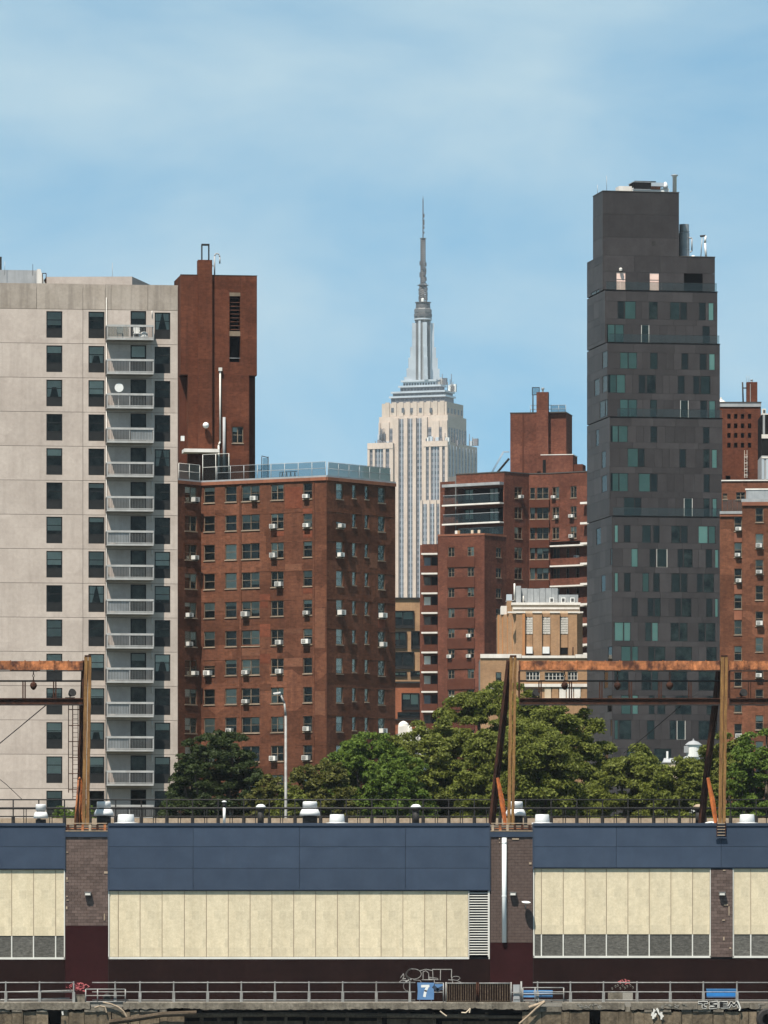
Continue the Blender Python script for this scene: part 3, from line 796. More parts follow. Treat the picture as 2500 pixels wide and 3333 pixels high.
# ================================================================== far skyscraper with a mast
def skyscraper():
    D = 3770
    f = Face(1459, D, -22)
    root = thing('skyscraper', 'far tall stepped limestone skyscraper with a metal mast and antenna', 'skyscraper', (*f.xy(0), 0))
    def tier(name, v, xl, xc, xr, ytop, ybot, mat, right=True):
        """a block whose left face is v metres behind the front plane; returns its two faces"""
        fl = f.off(v); ul, uc = fl.u(xl), fl.u(xc)
        fr = Face(0, 0, 68, fl.xy(uc))
        W = fr.u(xr); zt, zb = fl.z(xc, ytop), (fl.z(xc, ybot) if ybot else 0)
        p = [fl.xy(ul), fl.xy(uc), fl.xy(uc, W), fl.xy(ul, W)]
        solid(root, name, p, zb, zt, mat)
        return fl, fr, ul, uc, W, zb, zt
    def strips(face, spans, zb, zt, proud=.9):
        """recessed-looking window strips between limestone piers: piers are proud, windows sit in the strip"""
        for (ua, ub) in spans:
            fl = 3.75
            def mkp(): pass
            b = MB(); z = zb
            n = max(1, round((ub-ua)/1.9)); w = (ub-ua)/n
            while z+fl < zt+.2:
                for i in range(n):
                    b.box(ua+i*w+.22, ua+(i+1)*w-.22, -.10, -.01, z+1.3, z+3.3)
                z += fl
            if n > 1:
                mm = MB()
                for i in range(1, n): mm.box(ua+i*w-.24, ua+i*w+.24, -.34, -.062, zb, zt)
                onface('thin_mullion', mm.mesh('thin_mullion', mt['steel_lt']), root, face)
            if b.f: stuff(onface('window_strip', b.mesh('window_strip', mt['strip_win']), root, face))
            m = MB().box(ua, ub, -.06, -.005, zb, zt).mesh('spandrel_strip', mt['strip'])
            onface('spandrel_strip', m, root, face)
    def piers(face, spans, zb, zt, depth=1.1, mat='stone'):
        for (ua, ub) in spans: fbox(root, 'limestone_pier', face, ua, ub, -depth, -.001, zb, zt, mat)
    def auto(face, ua, ub, zb, zt, n, pw=.34, depth=1.0):
        w = (ub-ua)/n
        sp, pr = [], [(ua, ua+w*pw*.5)]
        for i in range(n):
            a, b = ua+i*w+w*pw*.5, ua+(i+1)*w-w*pw*.5
            sp.append((a, b))
            pr.append((b, min(ub, b+w*pw)) if i < n-1 else (b, ub))
        strips(face, sp, zb, zt); piers(face, pr, zb, zt+.4, depth)
    # main core
    fl, fr, ul, uc, W, zb, zt = tier('core_block', 3, 1234, 1457, 1518, 1350, None, 'stone')
    S = lambda *xs: [(fl.u(a), fl.u(b)) for a, b in xs]
    z1 = fl.z(1350, 1372)
    strips(fl, S((1300,1317),(1329,1346),(1357,1376)), 0, fl.z(1350, 1362))
    strips(fl, S((1238,1245),(1268,1281),(1393,1406),(1430,1440)), 0, fl.z(1350, 1392))
    piers(fl, S((1281,1300),(1317,1329),(1346,1357),(1376,1393)), 0, fl.z(1350, 1360), 1.6)
    piers(fl, S((1234,1238),(1245,1268),(1406,1430),(1440,1457)), 0, z1, .8)
    auto(fr, 0, W, 0, fr.z(1480, 1395), 7, .45, .12)
    # upper block
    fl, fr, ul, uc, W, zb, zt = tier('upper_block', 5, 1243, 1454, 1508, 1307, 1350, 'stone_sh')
    for i in range(9):
        u = fl.u(1262)+i*(fl.u(1440)-fl.u(1262))/8
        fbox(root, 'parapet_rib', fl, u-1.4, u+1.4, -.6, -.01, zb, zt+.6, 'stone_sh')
    for x in (1279, 1313, 1341, 1370, 1404):
        fbox(root, 'window', fl, fl.u(x)-.9, fl.u(x)+.9, -.75, -.62, fl.z(x,1343), fl.z(x,1328), 'strip_win')
    for i in range(5):
        fbox(root, 'window', fr, W*(i+.5)/5-.9, W*(i+.5)/5+.9, -.2, -.01, fl.z(1454,1343), fl.z(1454,1326), 'strip_win')
    # shoulder wings
    fl, fr, ul, uc, W, zb, zt = tier('shoulder_wing', 0, 1198, 1281, 1290, 1443, None, 'stone')
    S = lambda *xs: [(fl.u(a), fl.u(b)) for a, b in xs]
    strips(fl, S((1205,1215),(1222,1249),(1257,1269)), 0, fl.z(1240,1456))
    piers(fl, S((1198,1205),(1215,1222),(1249,1257),(1269,1281)), 0, fl.z(1240,1443), 1.0)
    fbox(root, 'cornice', fl, ul, uc, -1.2, -1.0, zt-3.2, zt+.5, 'stone')
    fl, fr, ul, uc, W, zb, zt = tier('shoulder_wing', 0, 1381, 1459, 1553, 1437, None, 'stone')
    S = lambda *xs: [(fl.u(a), fl.u(b)) for a, b in xs]
    strips(fl, S((1388,1398),(1404,1432),(1441,1450)), 0, fl.z(1420,1451))
    piers(fl, S((1381,1388),(1398,1404),(1432,1441),(1450,1459)), 0, fl.z(1420,1437), 1.0)
    fbox(root, 'cornice', fl, ul, uc, -1.2, -1.0, zt-2.8, zt+.5, 'stone')
    auto(fr, 0, W, 0, fr.z(1500, 1456), 9, .42, .12)
    # lower forward wing
    fl, fr, ul, uc, W, zb, zt = tier('forward_wing', -7, 1369, 1437, 1446, 1627, None, 'stone')
    S = lambda *xs: [(fl.u(a), fl.u(b)) for a, b in xs]
    strips(fl, S((1376,1392),(1400,1416),(1422,1432)), 0, fl.z(1400,1640))
    piers(fl, S((1369,1376),(1392,1400),(1416,1422),(1432,1437)), 0, fl.z(1400,1628), 1.0)
    # observatory tiers
    for (xl, xc, xr, yt, yb, m, v) in ((1273,1448,1477,1290,1307,'strip',9), (1279,1446,1474,1275,1290,'steel',10), (1303,1432,1447,1257,1275,'strip',12),
                                       (1312,1418,1426,1240,1257,'steel_lt',13)):
        fl, fr, ul, uc, W, zb, zt = tier('observatory_tier', v, xl, xc, xr, yt, yb, m)
        fbox(root, 'tier_ledge', fl, ul-1, uc+1, -1.2, W+1, zt-.1, zt+1.0, 'steel_lt')
        n = 12
        for i in range(n):
            u = ul+(uc-ul)*(i+.5)/n
            fbox(root, 'window', fl, u-(uc-ul)/n*.3, u+(uc-ul)/n*.3, -.2, -.01, zb+.5, zt-.8, 'strip_win')
    # mast
    cx, cy = f.xy(f.u(1378), 24)
    Dm = cy
    zm = lambda y: Z(y, Dm); s = Dm/F
    l = root.location; cx = X(1377, Dm)
    base = (cx-l.x, cy-l.y, 0)
    m = MB().lathe([(27*s, zm(1241)), (27*s, zm(1060)), (26*s, zm(1048)), (29*s, zm(1040)), (29*s, zm(1024)), (28*s, zm(1020)),
                    (29*s, zm(1018)), (29*s, zm(1008)), (24*s, zm(1003))], 8)
    obj('mast', m.mesh('mast', mt['steel']), root, base, R(12))
    m = MB().lathe([(24*s, zm(1003)+.01), (23*s, zm(988)), (26*s, zm(986)), (26*s, zm(984)), (12*s, zm(983))], 20)
    obj('mast_cap', m.mesh('mast_cap', mt['steel_dk']), root, base)
    m = MB().lathe([(29.4*s, zm(1031)), (29.6*s, zm(1022))], 24); obj('window_band', m.mesh('window_band', mt['steel_dk']), root, base)
    m = MB().lathe([(29.9*s, zm(1042)), (29.9*s, zm(1038))], 24); obj('band', m.mesh('band', mt['steel_lt']), root, base)
    # four stepped wings at the corners of the mast
    def wing(ang):
        b = MB()
        prof = [(37, 1052, 1130), (42, 1130, 1165), (47, 1165, 1200), (53, 1200, 1232), (58, 1226, 1241)]
        for (r, yt, yb) in prof: b.box(20*s, r*s, -2.2, 2.2, zm(1241), zm(yt))
        return b
    for a in (8, 98, 188, 280):
        big = True
        b = MB(); k = 1.0 if big else .72
        for j, (r, yt) in enumerate(((34, 1052), (40, 1130), (46, 1165), (52, 1200), (60, 1228))):
            w = 1.25 - j*.06
            b.box((22-j*.01)*s, r*k*s+.3, -w, w, zm(1241)+j*.02, zm(yt))
        obj('mast_wing', b.mesh('mast_wing', mt['steel_lt']), root, base, R(a))
    for a in (235, 325):
        obj('mast_fin', MB().box(26.2*s, 27.6*s, -.7, .7, zm(1240), zm(1046)).mesh('mast_fin', mt['steel_lt']), root, base, R(a+10))
    # antenna
    b = MB()
    for sx in (-1, 1):
        for sy in (-1, 1):
            b.tube((sx*11*s, sy*11*s, zm(984)), (sx*10*s, sy*10*s, zm(928)), .5, .5, 6)
            b.tube((sx*7*s, sy*7*s, zm(928)), (sx*6*s, sy*6*s, zm(776)), .42, .42, 6)
    y = 982; k = 0
    while y > 780:
        r = 11*s if y > 930 else 7*s
        for (p, q) in (((-1,-1),(1,-1)), ((1,-1),(1,1)), ((1,1),(-1,1)), ((-1,1),(-1,-1))):
            b.tube((p[0]*r, p[1]*r, zm(y)), (q[0]*r, q[1]*r, zm(y-7)), .3, .3, 5); b.tube((p[0]*r, p[1]*r, zm(y)), (q[0]*r, q[1]*r, zm(y)), .3, .3, 5)
        y -= 7; k += 1
    b.lathe([(5*s, zm(984)), (5*s, zm(928)), (3*s, zm(926)), (3.2*s, zm(776))], 8)
    random.seed(5)
    for i in range(46):
        y = random.uniform(860, 980); r = (12 if y > 930 else 8.5)*s; a = random.uniform(0, 6.28)
        b.box(math.cos(a)*r-.6, math.cos(a)*r+.6, math.sin(a)*r-.6, math.sin(a)*r+.6, zm(y), zm(y)+random.uniform(1, 2.6))
    b.lathe([(18*s, zm(929.5)), (18*s, zm(927.5))], 14); b.lathe([(11*s, zm(777)), (11*s, zm(775.3))], 12); b.lathe([(8*s, zm(785)), (8*s, zm(783))], 12)
    obj('antenna_lattice', b.mesh('antenna_lattice', mt['steel_dk']), root, base)
    b = MB().lathe([(1.9*s, zm(776)), (1.9*s, zm(700)), (1.6*s, zm(650)), (.7*s, zm(645)), (.6*s, zm(638))], 8)
    for (y, h) in ((745, 8), (733, 10), (722, 7), (708, 12), (760, 6)): b.box(1.5*s, 5*s, -.5, .5, zm(y), zm(y)+h*s)
    obj('antenna', b.mesh('antenna', mt['steel_dk']), root, base)
    lamp = MB().lathe([(.5*s, zm(986)), (5*s, zm(983)), (5*s, zm(974)), (.5*s, zm(970))], 12)
    obj('beacon_housing', lamp.mesh('beacon_housing', mt['white']), root, (base[0]-1*s, base[1]-13*s, 0))
    # small dishes and whip aerials on the ledges
    random.seed(11)
    for (xa, xb, y, v) in ((1200,1275,1442,1), (1236,1250,1420,1), (1385,1455,1435,1), (1462,1545,1440,14), (1448,1478,1265,18), (1425,1470,1242,20)):
        for i in range(9 if y > 1300 else 7):
            x = random.uniform(xa, xb); ff = f.off(v)
            u = ff.u(x); z = ff.z(x, y); h = random.uniform(1.2, 5.5)
            if random.random() < .5:
                ftube(root, 'aerial', ff, [(u,0,z-2),(u,0,z+h)], .22, 'steel_dk', 5)
            else:
                fbox(root, 'roof_unit', ff, u-random.uniform(.6,2), u+random.uniform(.6,2), 0, 2, z-2, z+random.uniform(.6,3), random.choice(('steel_lt','strip','white','strip_win')))
skyscraper()
random.seed(21)

# ================================================================== russet brick complex right of the skyscraper
def russet_block():
    f1 = Face(1641, 830, -36)
    root = thing('brick_apartment_complex', 'stepped russet brick apartment complex with glass balconies in front of the skyscraper', 'building', (*f1.xy(0), 0))
    f2 = Face(0, 0, 46, f1.xy(0))           # shaded return
    u2 = f2.u(1722)
    f3 = Face(0, 0, -14, f2.xy(u2))         # bay
    f4 = Face(0, 0, -36, f3.xy(f3.u(1791))) # right wing
    zt = f1.z(1641, 1537)
    st = 65.8*830/F
    zr = [f1.z(1700, 1578) - k*st for k in range(14)]
    h = 38*830/F
    # shaded return with one column of windows, and the bay
    def facade(f, ua, ub, ztop, cols, rows, hh, mat='brickC', skip=(), acp=.3, cls=None, zb=0, **kw):
        holes = [(f.u(a), f.u(b), zr[k]-hh, zr[k]) for a, b in cols for k in rows if zr[k]-hh > zb]
        onface('wall', wall_mb(ua, ub, zb, ztop, holes, .6).mesh('wall', [mt[mat], mt['room']]), root, f)
        for hq in holes:
            win(root, f, *hq, 2 if hq[1]-hq[0] > .85 else 1, .07, 'wframe_tan', .06, 0, True, ac=(random.randint(0, 1) if random.random() < acp else None), blind=(random.random() < .4))
    facade(f2, 0, u2, zt, [(1675, 1700)], range(14), h)
    facade(f3, 0, f3.u(1791), zt, [(1725, 1742), (1747, 1786)], range(14), h*.98, acp=.12)
    facade(f4, 0, f4.u(1919), zt, [(1798, 1820), (1857, 1877)], range(3), h, zb=zr[2]-1.95, acp=.7)
    # bay aprons
    for k in range(12):
        fbox(root, 'bay_apron', f3, f3.u(1724), f3.u(1789), -.35, -.002, zr[k]-h-1.15, zr[k]-h-.12, 'brick_dk')
    # right wing's recessed balconies below
    fb = f4.off(1.3)
    facade(fb, -1, fb.u(1925), zr[2]-1.96, [(1800, 1822), (1843, 1853), (1874, 1886)], range(3, 14), h)
    for k in range(3, 12):
        fbox(root, 'balcony_slab', f4, .02, f4.u(1919), -.15, 1.29, zr[k]+.10, zr[k]+.30, 'coping_white')
        fbox(root, 'balcony_parapet', f4, .02, f4.u(1919), -.02, .12, zr[k]-st+.302, zr[k]-st+1.25, 'brickC')
    # balcony face
    ua = f1.u(1436)
    ol, orr = f1.u(1490), f1.u(1638)
    ys = [(1587, 1638), (1652, 1700), (1716, 1741)]
    holes = [(ol, orr, f1.z(1565, b), f1.z(1565, a)) for a, b in ys]
    onface('wall', wall_mb(f1.u(1490)-.25, 0, 0, zt, holes, 1.6).mesh('wall', [mt['brickC'], mt['room_dark']]), root, f1)
    onface('wall', wall_mb(ua, f1.u(1490)-.26, 0, f1.z(1460, 1568), []).mesh('wall', mt['brickC']), root, f1.off(-.25))
    for i, (a, b) in enumerate(ys):
        z0, z1 = holes[i][2], holes[i][3]
        if i < 2:
            sl = fbox(root, 'balcony_slab', f1, f1.u(1452), orr+.1, -1.0, .02, z0-.26, z0-.05, 'coping_white')
        # glazed doors at the back of the opening
        win(root, f1.off(1.0), ol+.5, ol+1.9, z0+.01, z1-.1, 2, 0, 'frame_dark', .06, 0, False, blind=.7, meet=0, bl='teal')
        win(root, f1.off(1.0), ol+4.6, ol+6.0, z0+.01, z1-.1, 2, 0, 'frame_dark', .06, 0, False, blind=.9, meet=0, bl='curtain')
        n = 6; L0 = f1.u(1455) if i < 2 else ol
        for q in range(n):
            w = (orr-L0)/n
            gl = fbox(root, 'glass_rail_panel', f1, L0+q*w+.03, L0+(q+1)*w-.03, -.96 if i < 2 else .05, -.94 if i < 2 else .07, z0-.04 if i < 2 else z0+.01, z0+1.15 if i < 2 else z0+.95, 'glass_rail')
        ftube(root, 'hand_rail', f1, [(L0,-.95 if i < 2 else .06,z0+(1.17 if i < 2 else .97)),(orr,-.95 if i < 2 else .06,z0+(1.17 if i < 2 else .97))], .04, 'coping_grey', 6)
    fbox(root, 'canopy', f1, f1.u(1452), orr+.1, -1.0, .02, f1.z(1565,1582), f1.z(1565,1573), 'coping_grey')
    # lower front block
    fq = Face(1577, 822, -24)
    zq = fq.z(1577, 1742)
    q0 = fq.u(1425)
    hq = 30*822/F
    rz = [fq.z(1500, 1781) - k*st for k in range(10)]
    hol = []
    for k in range(10):
        for a, b in ((1459, 1479.5), (1522, 1543)):
            hol.append((fq.u(a), fq.u(b), rz[k]-hq, rz[k]))
    onface('wall', wall_mb(q0, 0, 0, zq, hol, .6).mesh('wall', [mt['brickC'], mt['room']]), root, fq)
    for i, w in enumerate(hol):
        win(root, fq, *w, 2, .08, 'wframe_tan', .05, 0, False, ac=(random.randint(0,1) if i in (9,10,11,14) else None), blind=(random.random() < .3))
    for k in range(9):
        fbox(root, 'brick_apron', fq, fq.u(1456), fq.u(1546), -.10, -.002, rz[k+1]+.06, rz[k]-hq-.06, 'brick_dk')
    fqr = Face(0, 0, 52, fq.xy(0)); ur = fqr.u(1648)
    hol = [(fqr.u(1615), fqr.u(1632), rz[k]-hq*1.05, rz[k]) for k in range(10)]
    onface('wall', wall_mb(0, ur, 0, zq, hol, .6).mesh('wall', [mt['brickC'], mt['room']]), root, fqr)
    for w in hol: win(root, fqr, *w, 2, .07, 'wframe_tan', .06, 0, True, blind=(random.random() < .4))
    fbox(root, 'parapet', fq, q0, 0, -.06, .25, zq+.003, zq+.28, 'coping_red')
    fbox(root, 'parapet', fqr, 0, ur, -.06, .25, zq+.003, zq+.28, 'coping_red')
    solid(root, 'core', [fq.xy(q0, .7), fq.xy(-.3, .75), fqr.xy(ur, .7), fqr.xy(ur, 5), fq.xy(q0, 8)], 0, zq-.02, 'asphalt')
    # planters on the terrace
    for x in (1478, 1486, 1530, 1552):
        fbox(root, 'planter', fq, fq.u(x), fq.u(x)+.35, .3, .6, zq+.0, zq+.75, random.choice(('cream','tan','coping_white')))
    # left wing with white-edged balconies
    fw = Face(1424, 827, -8); w0 = fw.u(1374)
    zw = fw.z(1400, 1771)
    fwb = fw.off(1.5)
    fbox(root, 'recess_wall', fwb, w0-.5, 0, 0, 6, 0, zw, 'brickC')
    fbox(root, 'parapet', fw, w0, 0, 0, 1.49, fw.z(1400, 1800), zw, 'brickC')
    for k in range(10):
        y = 1800+k*64.2
        z = fw.z(1400, y)
        fbox(root, 'balcony_slab', fw, w0-.1, 0, -.08, 1.49, z-.22, z, 'coping_white')
        fbox(root, 'balcony_parapet', fw, w0, 0, 0, .12, fw.z(1400, y+64.2-.5), fw.z(1400, y+64.2-23), 'brick_dk')
        fbox(root, 'balcony_door', fwb, w0+1.1, w0+1.95, -.06, -.003, fw.z(1400, y+62), fw.z(1400, y+12), 'room_dark')
        fbox(root, 'balcony_window', fwb, w0+.1, w0+.95, -.06, -.003, fw.z(1400, y+45), fw.z(1400, y+13), random.choice(('strip_win', 'blind', 'room')))
    # upper masses
    cr = [f1.xy(ua, 1.7), f1.xy(-.5, 1.7), f2.xy(u2, 1.7), f3.xy(f3.u(1791), 1.7), f4.xy(f4.u(1919), 2.2), f4.xy(f4.u(1919), 14), f1.xy(ua, 14)]
    solid(root, 'core', cr, 0, zt-.05, 'asphalt')
    for f, a, b in ((f1, f1.u(1490)-.25, 0), (f2, 0, u2), (f3, 0, f3.u(1791)), (f4, 0, f4.u(1919))):
        fbox(root, 'coping', f, a, b, -.06, .3, zt+.003, zt+.14, 'groove')
    # white balcony edges on the hidden right flank
    for k in range(14):
        fbox(root, 'flank_balcony', f4, f4.u(1903), f4.u(1919)+1.2, -1.1, -.2, zr[k]-h-1.0, zr[k]-h-.72, 'coping_white')
        fbox(root, 'flank_parapet', f4, f4.u(1904), f4.u(1919)+1.2, -1.08, -.98, zr[k]-h-.715, zr[k]-h+.1, 'brickC')
    # roof tower
    ft = Face(1704, 842, -10)
    zz = lambda y: ft.z(1704, y)
    fbox(root, 'roof_tower', ft, ft.u(1661), ft.u(1750), 0, 6, zt, zz(1345), 'brickC')
    fbox(root, 'roof_tower', ft, ft.u(1750)+.01, ft.u(1842), .35, 6, zt, zz(1345.5), 'brickC')
    fbox(root, 'corner_rib', ft, ft.u(1700), ft.u(1705), -.08, -.002, zt, zz(1347), 'brick_dk')
    fbox(root, 'roof_edge', ft, ft.u(1660), ft.u(1843), -.05, 6.05, zz(1345)+.003, zz(1342), 'groove')
    fbox(root, 'chimney', ft, ft.u(1748), ft.u(1786), -.5, .34, zz(1536), zz(1278), 'brickC')
    fbox(root, 'roof_stair_house', ft, ft.u(1765), ft.u(1869), -1.2, -.51, zt, zz(1485), 'brickC')
    fbox(root, 'roof_stair_house', ft, ft.u(1787), ft.u(1869), -.509, 3, zt, zz(1485.5), 'brickC')
    fbox(root, 'door', ft, ft.u(1771), ft.u(1781), -1.26, -1.203, zt, zz(1500), 'room_dark')
    fbox(root, 'coping', ft, ft.u(1764), ft.u(1870), -1.25, 3.05, zz(1485)+.003, zz(1482.5), 'coping_white')
    fbox(root, 'roof_step', ft, ft.u(1870), ft.u(1900), -1, 2, zt, zz(1515), 'brick_dk')
    # roof rail, flue frame
    pts = [ft.u(1723), ft.u(1838)]
    for zz_ in (zz(1318), zz(1331)):
        ftube(root, 'roof_rail', ft, [(pts[0],1,zz_),(pts[1],1,zz_)], .04, 'coping_grey', 6)
    for x in (1723, 1745, 1790, 1815, 1838):
        ftube(root, 'rail_post', ft, [(ft.u(x),1,zz(1345)),(ft.u(x),1,zz(1318))], .04, 'coping_grey', 6)
    fbox(root, 'mesh_panel', ft, ft.u(1790), ft.u(1838), 1.05, 1.07, zz(1342), zz(1319), 'mesh_screen')
    ftube(root, 'flue_post', ft, [(ft.u(1733),.5,zz(1345)),(ft.u(1733),.5,zz(1285))], .09, 'black', 6)
    b = MB(); ua_, ub_ = ft.u(1730), ft.u(1755)
    for q in (0, 1): b.box(q*(ub_-ua_-.09), q*(ub_-ua_-.09)+.09, 0, .09, 0, 1.1); b.box(.09, ub_-ua_-.09, 0, .09, q*1.01, q*1.01+.09)
    b.box(.09, ub_-ua_-.09, .03, .05, .09, 1.01, 1)
    onface('flue_frame', b.mesh('flue_frame', [mt['black'], mt['mesh_screen']]), root, ft, ua_, .4, zz(1286))
    onface('flue_cap', MB().lathe([(.12,0),(.12,.35),(.22,.4),(.22,.6),(.1,.65)], 10).mesh('flue_cap', mt['zinc']), root, ft, ft.u(1767), 0, zz(1278))
    # outside roof stair
    t0, t1 = (ft.u(1601), zt+.05), (ft.u(1657), zz(1470))
    for v in (-.3, .5):
        ftube(root, 'stair_string', ft, [(t0[0], v, t0[1]), (t1[0], v, t1[1]-.9)], .09, 'black', 6)
        ftube(root, 'stair_rail', ft, [(t0[0], v, t0[1]+.9), (t1[0]-.8, v, t1[1]), (t1[0], v, t1[1])], .04, 'coping_grey', 6)
    for i in range(9):
        k = (i+.5)/9
        fbox(root, 'tread', ft, t0[0]+(t1[0]-t0[0])*k-.13, t0[0]+(t1[0]-t0[0])*k+.13, -.25, .45, t0[1]+(t1[1]-.9-t0[1])*k-.02, t0[1]+(t1[1]-.9-t0[1])*k+.02, 'black')
russet_block()

# ================================================================== narrow modern infill house
def infill():
    f = Face(1340, 850, 0)
    root = thing('infill_house', 'narrow tan brick infill house with dark boxed windows over a red brick base', 'building', (*f.xy(0), 0))
    zz = lambda y: f.z(1340, y)
    L = f.u(1270)
    def part(name, xa, xb, ya, yb, mat, holes):
        hs = [(f.u(a), f.u(b), zz(d), zz(c)) for a, b, c, d in holes]
        onface(name, wall_mb(f.u(xa), f.u(xb), zz(yb) if yb else 0, zz(ya), hs, .6).mesh(name, [mt[mat], mt['room']]), root, f)
        for h in hs:
            win(root, f, *h, 2 if h[1]-h[0] > 1.4 else 1, .05, 'frame_dark', .10, .12, False, blind=(random.random() < .7), meet=0, bl=random.choice(('teal_lt','teal')))
            w = h[1]-h[0]
            b = MB(); t = .09; d = .22; H = h[3]-h[2]
            b.box(-t, 0, -d, -.002, -t, H+t); b.box(w, w+t, -d, -.002, -t, H+t); b.box(0, w, -d, -.002, H, H+t); b.box(0, w, -d, -.002, -t, 0)
            onface('window_surround', b.mesh('window_surround', mt['frame_dark']), root, f, h[0], 0, h[2])
    part('upper_wall', 1270, 1412, 1949, 2218, 'tan', [(1276,1346,1990,2043), (1276,1322,2058,2108), (1340,1372,2056,2110), (1276,1346,2124,2175), (1276,1322,2188,2200), (1338,1372,2186,2200)])
    part('lower_wall', 1270, 1376, 2224, None, 'brick_or', [(1309,1363,2258,2309), (1296,1374,2320,2336)])
    fbox(root, 'cornice', f, f.u(1270), f.u(1412), -.25, .3, zz(1949)+.003, zz(1945), 'black')
    fbox(root, 'cornice', f, f.u(1270), f.u(1376), -.3, .01, zz(2224), zz(2219), 'black')
    fbox(root, 'cornice', f, f.u(1270), f.u(1376), -.3, -.003, zz(2344), zz(2340), 'black')
    fbox(root, 'core', f, f.u(1268), f.u(1412), .65, 12, 0, zz(1949.5), 'asphalt')
infill()
def roof_cluster():
    f = Face(1340, 560, 0); zz = lambda y: f.z(1340, y)
    t = thing('low_white_house', 'low white house gable with small chimneys showing above the treetops', 'building', (*f.xy(0), 0))
    def gab(xa, xb, ya, yb, v):
        u0, u1 = f.u(xa), f.u(xb)
        fbox(t, 'gable_wall', f, u0, u1, v, v+3, 0, zz(yb), 'coping_white')
        onface('gable_top', MB().lathe([((u1-u0)/2, 0), ((u1-u0)/2*.9, .25), ((u1-u0)/2*.5, .42), (.05, .5)], 14).mesh('gable_top', mt['coping_white']), t, f, (u0+u1)/2, v+(u1-u0)/2, zz(yb)+.003)
    gab(1296, 1331, 2352, 2364, 0); gab(1352, 1372, 2358, 2366, 1); gab(1325, 1342, 2368, 2380, -1)
    fbox(t, 'chimney', f, f.u(1375), f.u(1392), 2, 3, 0, zz(2368), 'lattice')
    fbox(t, 'roof', f, f.u(1290), f.u(1400), 3.1, 8, 0, zz(2385), 'asphalt')
roof_cluster()

